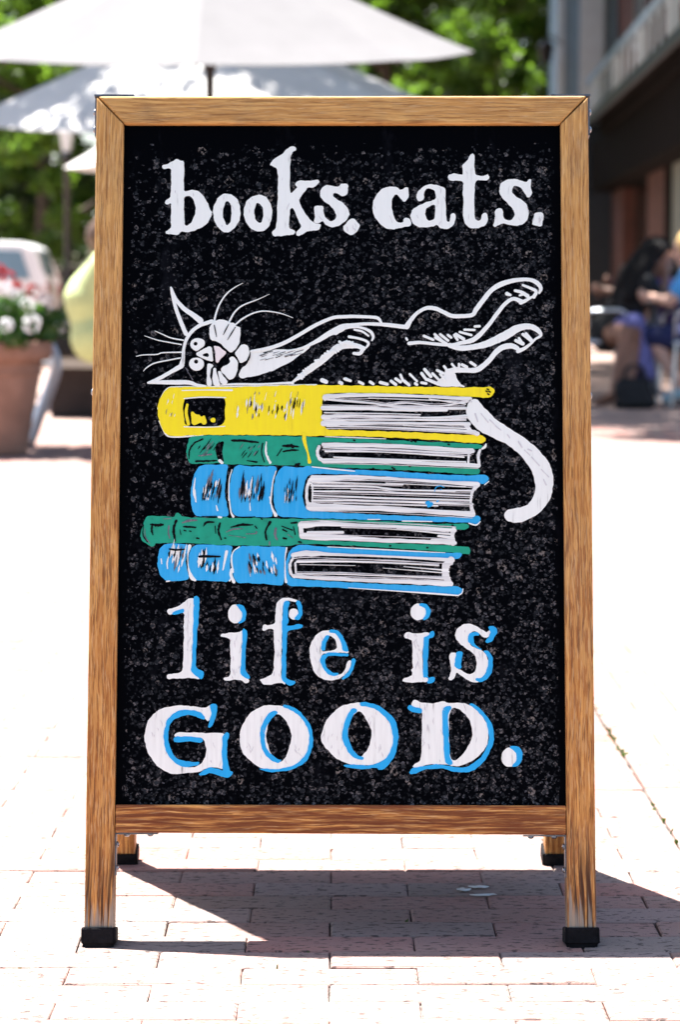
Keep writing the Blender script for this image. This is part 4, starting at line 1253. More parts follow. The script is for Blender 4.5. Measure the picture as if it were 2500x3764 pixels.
# ================================================================== background: trees
M['bark'] = plain('tree bark', (0.075, 0.055, 0.040), rough=0.9, var=0.4, scale=9, bump=0.5)
M['leaf_a'] = leaf_mat('mid green leaves', (0.024, 0.062, 0.009), (0.065, 0.125, 0.018), (0.16, 0.30, 0.024))
M['leaf_b'] = leaf_mat('dark green leaves', (0.009, 0.026, 0.006), (0.026, 0.056, 0.012), (0.05, 0.11, 0.012), 0.35)
M['leaf_c'] = leaf_mat('fresh light green leaves', (0.052, 0.11, 0.016), (0.11, 0.195, 0.028), (0.24, 0.42, 0.038))


def leaves(centres, radii, per, size, seed, flat=0.75):
    g_ = np.random.default_rng(seed)
    C = np.repeat(np.asarray(centres, dtype=float), per, axis=0)
    Rr = np.repeat(np.asarray(radii, dtype=float), per)
    n = len(C)
    d = g_.normal(size=(n, 3)); d /= np.linalg.norm(d, axis=1)[:, None]
    P = C + d * (Rr * g_.random(n) ** 0.55)[:, None] * np.array([1, 1, flat])
    a = g_.normal(size=(n, 3)); a[:, 2] *= 0.6; a /= np.linalg.norm(a, axis=1)[:, None]
    b_ = g_.normal(size=(n, 3)); b_ -= (b_ * a).sum(1)[:, None] * a; b_ /= np.linalg.norm(b_, axis=1)[:, None]
    s = size * (0.6 + 0.8 * g_.random(n))
    a *= s[:, None]; b_ *= (s * 0.48)[:, None]
    V = np.stack([P - a, P - b_ * .9, P + a, P + b_], axis=1).reshape(-1, 3)
    return np_mesh(V, np.arange(n * 4).reshape(n, 4))


def tree(label, loc, height, crown_r, crown_z0, nclump, per, leaf, mat, seed, trunk_r=0.16, name='leafy_tree', cat_='tree', group='trees behind the parasols', squash=1.0, off=(0, 0)):
    rr = random.Random(seed)
    root = empty(name, loc)
    tag(root, label, cat_, group)
    top = Vector((rr.uniform(-.3, .3), rr.uniform(-.3, .3), height * .82))
    tp = bezier([(0, 0, -.05), (rr.uniform(-.08, .08), rr.uniform(-.08, .08), height * .3), (top * .6), top], 5)
    tr = link('trunk', tube_mesh(tp, [trunk_r * (1 - .86 * i / (len(tp) - 1)) + (.05 if i == 0 else 0) for i in range(len(tp))], 9), M['bark'], root, smooth=True)
    for k in range(6):
        z0 = crown_z0 + (height - crown_z0) * rr.uniform(.0, .55)
        a = rr.uniform(0, 6.28)
        p0 = Vector((0, 0, z0)); e = p0 + Vector((math.cos(a) * crown_r * .75, math.sin(a) * crown_r * .75, rr.uniform(.4, 1.2)))
        link('limb', tube_mesh(bezier([p0, p0.lerp(e, .5) + Vector((0, 0, -.12)), e], 4), [trunk_r * .42 * (1 - .09 * i) for i in range(9)], 6), M['bark'], tr, smooth=True)
    cs_, rs_ = [], []
    cz = (height + crown_z0) / 2; hz = (height - crown_z0) / 2
    while len(cs_) < nclump:
        v = Vector((rr.gauss(0, 1), rr.gauss(0, 1), rr.gauss(0, 1))).normalized() * (rr.random() ** .42)
        cs_.append((v.x * crown_r + off[0], v.y * crown_r * squash + off[1], cz + v.z * hz)); rs_.append(rr.uniform(.22, .42) * min(1.4, crown_r / 2.2))
    link('crown', leaves(cs_, rs_, per, leaf, seed), mat, root)
    return root


TREES = [
    ('light green tree behind the lamp post at the left', (-4.3, 40, 0), 6.2, 2.3, 0.7, 110, 130, .095, 'leaf_c'),
    ('dark leafy tree behind the white car', (-6.4, 43, 0), 7.6, 2.9, 0.6, 130, 120, .11, 'leaf_b'),
    ('mid green tree right of the large parasol', (0.6, 38, 0), 8.2, 2.3, 0.9, 150, 130, .10, 'leaf_a'),
    ('dark green tree behind the large parasol at the middle', (-1.6, 43, 0), 8.4, 3.0, 0.5, 140, 120, .11, 'leaf_b'),
    ('light green tree against the building corner', (2.6, 52, 0), 9.0, 2.5, 0.8, 120, 130, .11, 'leaf_c'),
    ('dark tree far back between the parasol and the building', (1.6, 60, 0), 11.0, 4.2, 0.5, 170, 120, .14, 'leaf_b'),
    ('dark tree far back behind the light green one', (-6.6, 58, 0), 11.0, 4.4, 0.5, 170, 120, .14, 'leaf_b'),
    ('dark tree far back at the middle of the row', (-2.4, 64, 0), 11.5, 4.2, 0.5, 170, 120, .14, 'leaf_b'),
    ('broad dark tree at the far right behind the building', (8.5, 68, 0), 12.0, 5.0, 0.5, 160, 110, .16, 'leaf_b'),
    ('broad dark tree at the far left behind the car', (-12.0, 60, 0), 11.0, 4.6, 0.5, 160, 110, .16, 'leaf_b'),
]
for i, (lab, loc, h, cr_, z0, nc, per, lf, mt) in enumerate(TREES):
    tree(lab, loc, h, cr_, z0, nc, per, lf, M[mt], 40 + i)
tree('tall tree behind the board whose branches shade the pale grey parasol', (-1.2, 22.4, 0), 9.0, 2.5, 4.2, 52, 110, .085, M['leaf_a'], 71, off=(-.9, -1.2))
tree('tall tree behind the board that shades the cafe table', (-.5, 23.2, 0), 10.0, 3.1, 4.4, 240, 120, .085, M['leaf_a'], 72, off=(1.2, -2.6), squash=1.7)
tree('tall tree farther back behind the board, added to shade the shopfront', (-.3, 30.5, 0), 10.5, 3.0, 5.0, 200, 120, .10, M['leaf_a'], 73, off=(.9, -.6), squash=1.7)  # crown out of view, added to shade the ground by the shopfront
# low clipped hedge closing the view under the crowns
for i, x in enumerate((-9.5, -6.6, -3.8, -1.0, 1.8)):
    rr = random.Random(90 + i)
    root = empty('shrub', (x, 46.5 + rr.uniform(-.6, .6), 0))
    tag(root, ['dark round shrub far left behind the white car', 'dark round shrub behind the white car bonnet side', 'dark round shrub left of the middle of the hedge row', 'dark round shrub at the middle of the hedge row', 'dark round shrub nearest the building'][i], 'shrub', 'shrubs in a row under the trees')
    cl = [(rr.uniform(-1.6, 1.6), rr.uniform(-.8, .8), rr.uniform(.3, 2.2)) for _ in range(60)]
    link('crown', leaves(cl, [rr.uniform(.35, .6) for _ in cl], 110, .10, 200 + i), M['leaf_b'], root)
    link('trunk', tube_mesh([(0, 0, -.05), (.05, 0, .6), (.1, .05, 1.5)], [.07, .06, .03], 7), M['bark'], root)

# ================================================================== background: lamp post
lp = empty('lamp_post', ((251 - 1250) / FPX * 30, 30, 0))
tag(lp, 'black lamp post with a white glass lantern beside the small parasol', 'lamp post')
M['black_metal'] = plain('black painted iron', (0.012, 0.013, 0.013), rough=0.4, var=0.2)
M['frost'] = plain('frosted lantern glass', (0.80, 0.82, 0.82), rough=0.35, var=0.04, trans=0.35)
link('pole', lathe_mesh([(.11, 0), (.11, .08), (.07, .14), (.06, .5), (.038, .56), (.03, 2.2), (.05, 2.22), (.05, 2.27), (.02, 2.3)], 14), M['black_metal'], lp, smooth=True)
link('glass', lathe_mesh([(.045, 2.33), (.085, 2.62), (.085, 2.63), (0, 2.63)], 8), M['frost'], lp)
link('cap', lathe_mesh([(.0, 2.60), (.105, 2.635), (.095, 2.67), (.04, 2.75), (.02, 2.80), (0, 2.83)], 12), M['black_metal'], lp)
link('collar', lathe_mesh([(.0, 2.27), (.07, 2.28), (.07, 2.31), (.05, 2.335), (0, 2.34)], 12), M['black_metal'], lp)

# ================================================================== background: white car
M['car_white'] = plain('white car paint', (0.80, 0.80, 0.80), rough=0.22, var=0.02)
M['car_glass'] = plain('tinted car glass', (0.16, 0.25, 0.30), rough=0.08, spec=0.9, var=0.1)
M['tyre'] = plain('tyre rubber', (0.012, 0.012, 0.012), rough=0.85)
M['red_lamp'] = plain('red lamp glass', (0.35, 0.012, 0.01), rough=0.15)
CAR_Y = 33.5
car = empty('parked_car', ((177 - 1250) / FPX * CAR_Y - 2.2, CAR_Y + 0.9, 0))
car.scale = (1, 1, .92)
tag(car, 'white boxy car parked behind the flower pot', 'car')


def car_prism(prof, hw, inset):
    """side profile (x, z) swept across the car, the roof drawn in"""
    bm = bmesh.new()
    zmax = max(q[1] for q in prof); zb = 0.95
    def row(s): return [bm.verts.new((x, s * (hw - (inset * max(0, z - zb) / (zmax - zb))), z)) for x, z in prof]
    a, c = row(-1), row(1)
    bm.faces.new(a); bm.faces.new(c[::-1])
    n = len(prof)
    for i in range(n): bm.faces.new((a[i], a[(i + 1) % n], c[(i + 1) % n], c[i]))
    bmesh.ops.bevel(bm, geom=bm.edges[:], offset=0.04, segments=2, profile=.6, affect='EDGES')
    return bm_mesh(bm)


body = [(2.15, .38), (2.2, .62), (2.18, .95), (2.15, 1.0), (2.03, 1.46), (1.86, 1.54), (.2, 1.60), (-.55, 1.52), (-1.05, 1.02), (-2.05, .90), (-2.2, .70), (-2.2, .40)]
link('body', car_prism(body, .88, .16), M['car_white'], car, smooth=False)
for s in (-1, 1):
    for (w0, w1, w2, w3) in (((.95, 1.04), (1.98, 1.04), (1.86, 1.42), (.95, 1.44)), ((-.05, 1.02), (.87, 1.02), (.87, 1.46), (-.05, 1.47)), ((-.95, 1.03), (-.13, 1.02), (-.13, 1.47), (-.5, 1.45))):
        q = [(x, s * (.884 - .16 * (z - .95) / .65 + .004), z) for x, z in (w0, w1, w2, w3)]
        m_ = mesh(q + [(x, y - s * .03, z) for x, y, z in q], [(0, 1, 2, 3)[::s], (0, 1, 5, 4), (1, 2, 6, 5), (2, 3, 7, 6), (3, 0, 4, 7)])
        link('window', m_, M['car_glass'], car)
    for x in (-1.35, 1.35):
        t_ = lathe_mesh([(.18, -.1), (.30, -.11), (.33, -.06), (.33, .06), (.30, .11), (.18, .1)], 28)
        wh = link('wheel', t_, M['tyre'], car, (x, s * .80, .33), (math.pi / 2, 0, 0))
        link('rim', lathe_mesh([(0, .10), (.05, .11), (.18, .09), (.2, .06), (.2, -.06), (.18, -.09), (0, -.1)], 20), M['alu'], wh)
    link('tail_lamp', box_mesh((2.165, s * .74, .88), (.06, .16, .2), .02), M['red_lamp'], car)
    link('headlight', box_mesh((-2.14, s * .68, .76), (.14, .26, .12), .03), M['frost'], car)
link('rear_window', mesh([(2.135, -.5, 1.08), (2.135, .5, 1.08), (2.045, .46, 1.42), (2.045, -.46, 1.42)], [(0, 1, 2, 3)]), M['car_glass'], car, (.012, 0, .008))
link('bumper', box_mesh((2.2, 0, .48), (.12, 1.7, .18), .04), M['alu_blue'], car)

# ================================================================== background: flower pot, flowers, chair
M['terracotta'] = plain('terracotta', (0.31, 0.180, 0.128), rough=0.85, var=0.22, scale=7, spec=0.2)
M['soil'] = plain('potting soil', (0.03, 0.022, 0.016), rough=0.95, var=0.4, scale=60)
POT_Y = 13.05
pot_c = at(-30, 1680, POT_Y)
pot = empty('flower_pot', (pot_c.x, POT_Y, 0))
tag(pot, 'tall tapered terracotta pot full of geraniums at the left edge', 'flower pot')
link('bowl', lathe_mesh([(.0, .0), (.165, .0), (.172, .02), (.220, .30), (.248, .44), (.245, .455)], 40), M['terracotta'], pot, smooth=True)
link('rim', lathe_mesh([(.246, .452), (.276, .455), (.292, .47), (.298, .535), (.289, .548), (.266, .55), (.258, .50), (.246, .46)], 40), M['terracotta'], pot, smooth=True)
link('band', lathe_mesh([(.236, .385), (.245, .39), (.248, .405), (.241, .412)], 40), M['terracotta'], pot, smooth=True)
link('soil', lathe_mesh([(0, .515), (.25, .50)], 24), M['soil'], pot)
gp = empty('geranium_plant', (pot_c.x, POT_Y, .505))
tag(gp, 'bushy geranium with red and white flower heads in the terracotta pot', 'flowering plant')
gr_ = random.Random(8)
cl = []
for _ in range(70):
    a, r = gr_.uniform(0, 6.28), .33 * math.sqrt(gr_.random())
    cl.append((r * math.cos(a), r * math.sin(a), gr_.uniform(.02, .30 - r * .35)))
M['leaf_g'] = leaf_mat('geranium leaves', (0.022, 0.075, 0.012), (0.060, 0.135, 0.022), (0.10, 0.24, 0.03), 0.3)
link('foliage', leaves(cl, [gr_.uniform(.05, .09) for _ in cl], 26, .034, 77), M['leaf_g'], gp)
for i in range(9):
    a = gr_.uniform(0, 6.28); r = gr_.uniform(.05, .2)
    link('stem', tube_mesh(bezier([(0, 0, 0), (r * .5 * math.cos(a), r * .5 * math.sin(a), .14), (r * math.cos(a), r * math.sin(a), .3)], 3), .004, 5), M['leaf_g'], gp)
M['red_petal'] = plain('scarlet petals', (0.42, 0.008, 0.004), rough=0.6, spec=0.15, var=0.25, scale=40, trans=0.1)
M['white_petal'] = plain('white petals', (0.84, 0.84, 0.85), rough=0.55, var=0.05, scale=40, trans=0.25)
for (px, py, rad, col, dy) in ((30, 1020, .036, 'red_petal', -.12), (122, 1072, .042, 'red_petal', -.05), (-5, 1000, .04, 'red_petal', -.2), (100, 1118, .036, 'white_petal', -.26), (115, 1190, .05, 'white_petal', -.30), (22, 1195, .034, 'white_petal', -.30), (55, 1075, .036, 'white_petal', -.2),
                               (165, 1110, .046, 'white_petal', -.02), (215, 1200, .036, 'white_petal', .05), (-60, 1120, .045, 'white_petal', -.25), (-90, 1060, .04, 'red_petal', -.15), (20, 1052, .03, 'white_petal', -.22), (62, 1050, .022, 'red_petal', -.2), (-160, 1150, .04, 'white_petal', -.1)):
    p = at(px, py, POT_Y + dy) - Vector((pot_c.x, POT_Y, .505))
    V, Fc = [], []
    for k in range(34):                            # an umbel of five-petalled florets
        d = Vector((gr_.gauss(0, 1), gr_.gauss(0, 1), gr_.gauss(0, 1))).normalized()
        c = p + d * rad * .8
        u = d.orthogonal().normalized(); v = d.cross(u)
        b0 = len(V); V.append(c + d * .002)
        for j in range(10):
            th = j * math.pi / 5; rr2 = .013 if j % 2 == 0 else .006
            V.append(c + (u * math.cos(th) + v * math.sin(th)) * rr2 + d * .006)
        for j in range(10): Fc.append((b0, b0 + 1 + j, b0 + 1 + (j + 1) % 10))
    link('flower_head', mesh(V, Fc), M[col], gp)

ch = empty('metal_chair', (at(110, 1645, 13.5).x - .18, 13.7, 0))
tag(ch, 'grey tubular metal chair standing behind the terracotta pot', 'chair')
base = ch.location
def cpt(px, py, Y): return at(px, py, Y) - Vector(base)
for dep, dx, lab in ((13.42, 0, 'alu_blue'), (13.95, -18, 'alu')):
    P = [cpt(q[0] + dx, q[1], dep) for q in ((40, 1185), (110, 1195), (160, 1225), (190, 1270), (212, 1335), (200, 1400), (155, 1520), (110, 1640))]
    link('side_frame', tube_mesh(bezier(P, 4), .019, 10), M[lab], ch, smooth=True)
    P = [cpt(q[0] + dx, q[1], dep) for q in ((40, 1185), (0, 1215), (-20, 1400), (-45, 1640))]
    link('leg', tube_mesh(bezier(P, 4), .019, 10), M[lab], ch, smooth=True)
z_seat = .42
s0, s1 = cpt(150, 1400, 13.44), cpt(-10, 1400, 13.9)
link('seat', box_mesh(((s0.x + s1.x) / 2, (s0.y + s1.y) / 2, z_seat), (abs(s0.x - s1.x), abs(s0.y - s1.y), .02), .006), M['alu'], ch)
link('backrest', box_mesh(((s0.x + s1.x) / 2 - .1, (s0.y + s1.y) / 2, .58), (.02, abs(s0.y - s1.y), .1), .006), M['alu'], ch)

# ================================================================== background: people
def capsule(p0, r0, p1, r1, n=14):
    p0, p1 = Vector(p0), Vector(p1)
    ax = (p1 - p0)
    L = ax.length
    ax = ax.normalized() if L > 1e-6 else Vector((0, 0, 1))
    a = ax.orthogonal().normalized(); b_ = ax.cross(a)
    V, Fc = [], []
    prof = []
    for k in range(1, 5): th = math.pi / 2 * k / 4; prof.append((-r0 * math.cos(th), r0 * math.sin(th)))
    for k in range(0, 4): th = math.pi / 2 * k / 4; prof.append((L + r1 * math.sin(th), r1 * math.cos(th)))
    for h, r in prof:
        for k in range(n):
            th = 2 * math.pi * k / n
            V.append(p0 + ax * h + (a * math.cos(th) + b_ * math.sin(th)) * r)
    i0 = len(V); V.append(p0 - ax * r0); V.append(p1 + ax * r1)
    for i in range(len(prof) - 1):
        for k in range(n): Fc.append((i * n + k, i * n + (k + 1) % n, (i + 1) * n + (k + 1) % n, (i + 1) * n + k))
    for k in range(n):
        Fc.append((i0, (k + 1) % n, k)); b1 = (len(prof) - 1) * n
        Fc.append((i0 + 1, b1 + k, b1 + (k + 1) % n))
    return V, Fc


def flesh(parts, voxel=0.009, smooth=6):
    """round cones fused into one continuous skin"""
    V, Fc = [], []
    for q in parts:
        v, f = capsule(*q)
        b0 = len(V); V += v; Fc += [tuple(b0 + i for i in t) for t in f]
    me = mesh(V, Fc)
    o = bpy.data.objects.new('tmp', me); COL.objects.link(o)
    m = o.modifiers.new('r', 'REMESH'); m.mode = 'VOXEL'; m.voxel_size = voxel
    s = o.modifiers.new('s', 'SMOOTH'); s.factor = .5; s.iterations = smooth
    dg = bpy.context.evaluated_depsgraph_get()
    out = bpy.data.meshes.new_from_object(o.evaluated_get(dg))
    bpy.data.objects.remove(o)
    for p in out.polygons: p.use_smooth = True
    return out


def hand(wrist, elbow, palm_n, k=1.0, curl=.5):
    """palm, four bent fingers of unequal length and a thumb from the side of the palm"""
    wrist, d = Vector(wrist), (Vector(wrist) - Vector(elbow)).normalized()
    nrm = Vector(palm_n); nrm = (nrm - d * nrm.dot(d)).normalized()
    sd = d.cross(nrm)
    out = [(wrist, .026 * k, wrist + d * .075 * k + sd * .012 * k, .024 * k), (wrist + sd * .012 * k, .024 * k, wrist + d * .075 * k - sd * .014 * k, .022 * k)]
    for i, (o_, l) in enumerate(((-.030, .058), (-.010, .070), (.010, .074), (.029, .064))):
        a = wrist + d * .085 * k + sd * o_ * k
        b_ = a + (d * (1 - curl * .3) + nrm * curl * .5) * l * .55 * k
        c = b_ + (d * (1 - curl) + nrm * curl) * l * .5 * k
        out += [(a - d * .02 * k, .011 * k, b_, .0095 * k), (b_, .0095 * k, c, .008 * k)]
    t0 = wrist + d * .025 * k + sd * .026 * k
    t1 = t0 + (d * .6 + sd * .7 + nrm * .25).normalized() * .04 * k
    out += [(t0, .014 * k, t1, .011 * k), (t1, .011 * k, t1 + (d * .85 + sd * .2 + nrm * .3) * .032 * k, .009 * k)]
    return out


def head(c, look, k=1.0):
    """skull, jaw, nose and ears; look = unit vector the face points along"""
    c, f = Vector(c), Vector(look).normalized()
    s = f.cross(Vector((0, 0, 1))).normalized(); u = s.cross(f)
    P = [(c + u * .02 * k - f * .012 * k, .088 * k, c + u * .025 * k + f * .018 * k, .082 * k),
         (c + f * .03 * k, .072 * k, c + f * .052 * k - u * .075 * k, .036 * k),
         (c - u * .02 * k, .07 * k, c - u * .06 * k + f * .01 * k, .05 * k),
         (c + f * .088 * k + u * .012 * k, .011 * k, c + f * .112 * k - u * .022 * k, .014 * k),
         (c + f * .086 * k - u * .052 * k - s * .014 * k, .010 * k, c + f * .086 * k - u * .052 * k + s * .014 * k, .010 * k)]
    for q in (-1, 1): P.append((c + s * q * .078 * k + u * .012 * k, .013 * k, c + s * q * .082 * k - u * .026 * k, .010 * k))
    return P


M['skin_a'] = plain('tanned skin', (0.23, 0.115, 0.075), rough=0.5, var=0.06, spec=0.35)
M['skin_b'] = plain('light skin', (0.56, 0.34, 0.26), rough=0.5, var=0.06, spec=0.35)
M['hair_black'] = plain('black hair', (0.008, 0.007, 0.007), rough=0.75, spec=0.15, var=0.3, scale=90)
M['hair_brown'] = plain('brown hair', (0.09, 0.05, 0.028), rough=0.45, var=0.3, scale=90)
M['hair_blond'] = plain('blond hair', (0.52, 0.34, 0.13), rough=0.45, var=0.25, scale=90)
M['black_cloth'] = plain('black cloth', (0.010, 0.010, 0.011), rough=0.9, var=0.3)
M['lav_cloth'] = plain('lavender print cloth', (0.15, 0.15, 0.36), rough=0.9, var=0.45, scale=26)
M['purple_cloth'] = plain('purple cloth', (0.12, 0.09, 0.30), rough=0.9, var=0.3, scale=20)
M['blue_cloth'] = plain('bright blue cloth', (0.07, 0.32, 0.68), rough=0.9, var=0.12, scale=14)
M['navy_cloth'] = plain('navy cloth', (0.012, 0.018, 0.075), rough=0.9, var=0.25)
M['lime_cloth'] = plain('pale lime yellow cloth', (0.46, 0.54, 0.25), rough=0.9, var=0.10, scale=9)
M['pale_cloth'] = plain('pale grey cloth', (0.62, 0.60, 0.64), rough=0.9, var=0.06, scale=9)
M['shoe'] = plain('pale blue canvas shoe', (0.42, 0.60, 0.66), rough=0.8)
M['eye_dark'] = plain('dark iris', (0.01, 0.008, 0.006), rough=0.15)


def person(label, loc, rz, bodyp, cloth, hair, skin, voxel=.010, eyes=None):
    """bodyp: round cones of skin; cloth: [(name, material, cones)]; hair: cones"""
    root = empty('person', loc, rz)
    tag(root, label, 'person', 'people sitting in the square')
    link('body', flesh(bodyp, voxel), skin, root)
    for nm, mt, cones in cloth: link(nm, flesh(cones, .011, 4), mt, root)
    link('hair', flesh(hair[1], .010, 2), hair[0], root)
    if eyes:
        c, f = Vector(eyes[0]), Vector(eyes[1]).normalized()
        s = f.cross(Vector((0, 0, 1))).normalized(); u = s.cross(f)
        for q in (-1, 1):
            v, fc = capsule(c + f * .078 + s * q * .032 + u * .012, .011, c + f * .0785 + s * q * .032 + u * .012, .011, 8)
            link('eye', mesh(v, fc), M['eye_dark'], root)
    return root


def seated(hipz, chest, neck, headc, look, lk, rk, la, ra, lf, rf, le, re_, lh, rh, w=.155, g=1.0):
    """returns (cones of the whole body, cones of torso, of arms, of thighs) for a sitter facing +x"""
    hip = Vector((0, 0, hipz)); chest, neck, headc = Vector(chest), Vector(neck), Vector(headc)
    torso = []
    for s in (-1, 1):
        torso += [(hip + Vector((0, s * .075, 0)), .125 * g, hip.lerp(chest, .45) + Vector((0, s * .045, 0)), .105 * g), (hip.lerp(chest, .45) + Vector((0, s * .045, 0)), .105 * g, chest + Vector((0, s * .07, 0)), .115 * g)]
        torso += [(chest + Vector((0, s * .07, 0)), .11 * g, neck + Vector((0, s * w * .8, -.05)), .062 * g)]
    nk = [(neck + Vector((0, 0, -.04)), .058, headc + Vector((0, 0, -.03)), .05)]
    arms, fore = [], []
    for s, e, h in ((1, le, lh), (-1, re_, rh)):
        sh = neck + Vector((0, s * w, -.06))
        arms.append((sh, .055 * g, Vector(e), .040 * g)); fore += [(Vector(e), .039 * g, Vector(h), .026)]
        fore += hand(h, e, (0, -s, .1), 1.0, .5)
    thighs, shin = [], []
    for s, k_, a_, f_ in ((1, lk, la, lf), (-1, rk, ra, rf)):
        thighs.append((hip + Vector((0, s * .085, -.01)), .088 * g, Vector(k_), .060))
        shin += [(Vector(k_), .056, Vector(k_).lerp(Vector(a_), .35), .055), (Vector(k_).lerp(Vector(a_), .35), .055, Vector(a_), .034), (Vector(a_), .034, Vector(f_), .026), (Vector(a_) + (Vector(a_) - Vector(f_)) * .22 + Vector((0, 0, -.035)), .03, Vector(f_), .03)]
    return torso, nk + head(headc, look), arms, fore, thighs, shin


def grow(cones, d): return [(a, r0 + d, b_, r1 + d) for a, r0, b_, r1 in cones]


TY = 19.0
# woman with long dark hair, black top and lavender skirt, leaning on the table
to, hd, ar, fo, th_, sh_ = seated(.50, (.17, -.02, .74), (.26, -.03, .90), (.35, -.04, 1.00), (.85, -.25, -.35),
                                 (.16, -.30, .57), (.10, -.40, .50), (.10, -.52, .12), (.0, -.48, .09), (.02, -.66, .06), (-.12, -.56, .04),
                                 (.42, .16, .76), (.36, -.18, .72), (.56, .05, .79), (.40, -.10, .92))
person('person with long dark hair and lavender skirt leaning an elbow on the cafe table', (at(2232, 1500, TY).x, TY, 0), 0, to + hd + ar + fo + th_ + sh_,
       [('top', M['black_cloth'], grow(to, .012) + grow(ar[:1], .012) + [(ar[1][0], .068, Vector(ar[1][0]).lerp(Vector(ar[1][2]), .45), .058)]),
        ('skirt', M['lav_cloth'], grow(th_[:1], .018) + [(th_[0][0], .12, th_[1][0], .115), ((.15, -.26, .56), .07, (.20, -.34, .30), .06), ((.20, -.30, .5), .06, (.26, -.34, .22), .05)])],
       (M['hair_black'], [((.33, -.03, 1.045), .108, (.29, -.02, 1.03), .105), ((.27, -.02, 1.02), .10, (.16, -.05, .88), .10), ((.16, -.05, .9), .10, (.06, -.09, .62), .085), ((.27, -.11, 1.0), .06, (.14, -.17, .75), .065)]), M['skin_a'], eyes=((.35, -.04, 1.00), (.85, -.25, -.35)))
# companion with dark hair and purple top on the far side, facing her
to, hd, ar, fo, th_, sh_ = seated(.49, (.14, 0, .76), (.20, 0, .93), (.24, 0, 1.02), (.95, .1, -.25),
                                 (.38, .1, .50), (.38, -.1, .50), (.34, .12, .10), (.30, -.14, .10), (.46, .12, .05), (.42, -.16, .05),
                                 (.42, .2, .77), (.40, -.2, .77), (.58, .1, .80), (.52, -.04, .84))
person('person with short dark hair and purple top behind the cafe table', (at(2515, 1500, TY + .45).x, TY + .45, 0), math.pi, to + hd + ar + fo + th_ + sh_,
       [('top', M['purple_cloth'], grow(to, .012) + [(q[0], .068, Vector(q[0]).lerp(Vector(q[2]), .4), .058) for q in ar]), ('trousers', M['navy_cloth'], grow(th_, .016) + grow([sh_[0], sh_[1], sh_[4], sh_[5]], .012))],
       (M['hair_black'], [((.21, 0, 1.075), .118, (.17, 0, 1.04), .118), ((.16, 0, 1.04), .11, (.12, 0, .95), .08)]), M['skin_a'], eyes=((.24, 0, 1.02), (.95, .1, -.25)))
# person in a blue T-shirt at the right edge, back half turned
to, hd, ar, fo, th_, sh_ = seated(.48, (.05, 0, .76), (.10, 0, .95), (.14, 0, 1.07), (.95, -.1, -.1),
                                 (.36, .1, .48), (.34, -.12, .48), (.14, .12, .10), (.08, -.16, .10), (.26, .12, .05), (-.05, -.2, .05),
                                 (.22, .2, .72), (.12, -.22, .72), (.40, .08, .76), (.20, -.22, .52))
person('person with blond hair and bright blue shirt at the right edge', (at(2600, 1510, TY - .35).x, TY - .35, 0), math.pi - .35, to + hd + ar + fo + th_ + sh_,
       [('shirt', M['blue_cloth'], grow(to, .016) + [(q[0], .074, Vector(q[0]).lerp(Vector(q[2]), .55), .062) for q in ar]), ('shorts', M['navy_cloth'], grow(th_, .022) + [(th_[0][0], .125, th_[1][0], .125)]),
        ('shoe', M['shoe'], [(sh_[2][0], .046, sh_[2][2], .038)]), ('shoe', M['shoe'], [(sh_[6][0], .046, sh_[6][2], .038)])],
       (M['hair_blond'], [((.12, 0, 1.115), .108, (.08, 0, 1.08), .108), ((.07, 0, 1.06), .095, (.03, 0, .95), .06)]), M['skin_b'], eyes=((.14, 0, 1.07), (.95, -.1, -.1)))
# person in a lime shirt hunched on the stone bench at the left
LY = 17.0
to, hd, ar, fo, th_, sh_ = seated(.50, (-.05, 0, .74), (.06, 0, 1.01), (.10, 0, 1.13), (.9, 0, -.35),
                                 (.42, .11, .46), (.42, -.11, .46), (.34, .12, .10), (.38, -.12, .10), (.46, .12, .05), (.50, -.12, .05),
                                 (.24, .2, .72), (.22, -.2, .72), (.42, .08, .60), (.44, -.06, .60), g=1.12)
person('person in pale lime shirt hunched on the stone bench at the left', (at(356, 1540, LY).x, LY, 0), 0, to + hd + ar + fo + th_ + sh_,
       [('shirt', M['lime_cloth'], grow(to, .022) + [(q[0], .078, Vector(q[0]).lerp(Vector(q[2]), .6), .064) for q in ar] + [((-.035, 0, .74), .165, (.02, 0, .55), .16), ((-.03, 0, .78), .155, (.05, 0, .90), .13)]),
        ('shawl', M['pale_cloth'], [((.07, s * .09, .90), .105, (.11, s * .12, .95), .08) for s in (-1, 1)] + [((.01, -.08, .84), .12, (.01, .08, .84), .12)]),
        ('trousers', M['black_cloth'], grow(th_, .018) + grow([sh_[0], sh_[1], sh_[4], sh_[5]], .014))],
       (M['hair_brown'], [((.07, 0, 1.175), .105, (.04, 0, 1.14), .105), ((.03, 0, 1.12), .09, (.02, 0, 1.05), .06)]), M['skin_b'], eyes=((.10, 0, 1.13), (.9, 0, -.35)))

# ---- bench, bags
M['stone'] = plain('pale bench stone', (0.42, 0.43, 0.39), rough=0.85, var=0.15, scale=12, bump=0.2)
M['stone_shaded'] = plain('shade toned plinth', (0.030, 0.021, 0.018), rough=0.9, var=0.3, scale=12)  # near black puts the shade below the bench slab into the colour
x0 = at(150, 1500, 17.2).x
bn = empty('stone_bench', (x0 + 1.3, 17.2, 0))
tag(bn, 'low stone bench with pale slab top behind the flower pot', 'bench')
link('slab', box_mesh((0, 0, .345), (2.6, .46, .07), .012), M['stone'], bn)
link('plinth', box_mesh((.02, .05, .155), (2.5, .32, .308), .01), M['stone_shaded'], bn)  # filled in solid to read as the dark shade below the slab


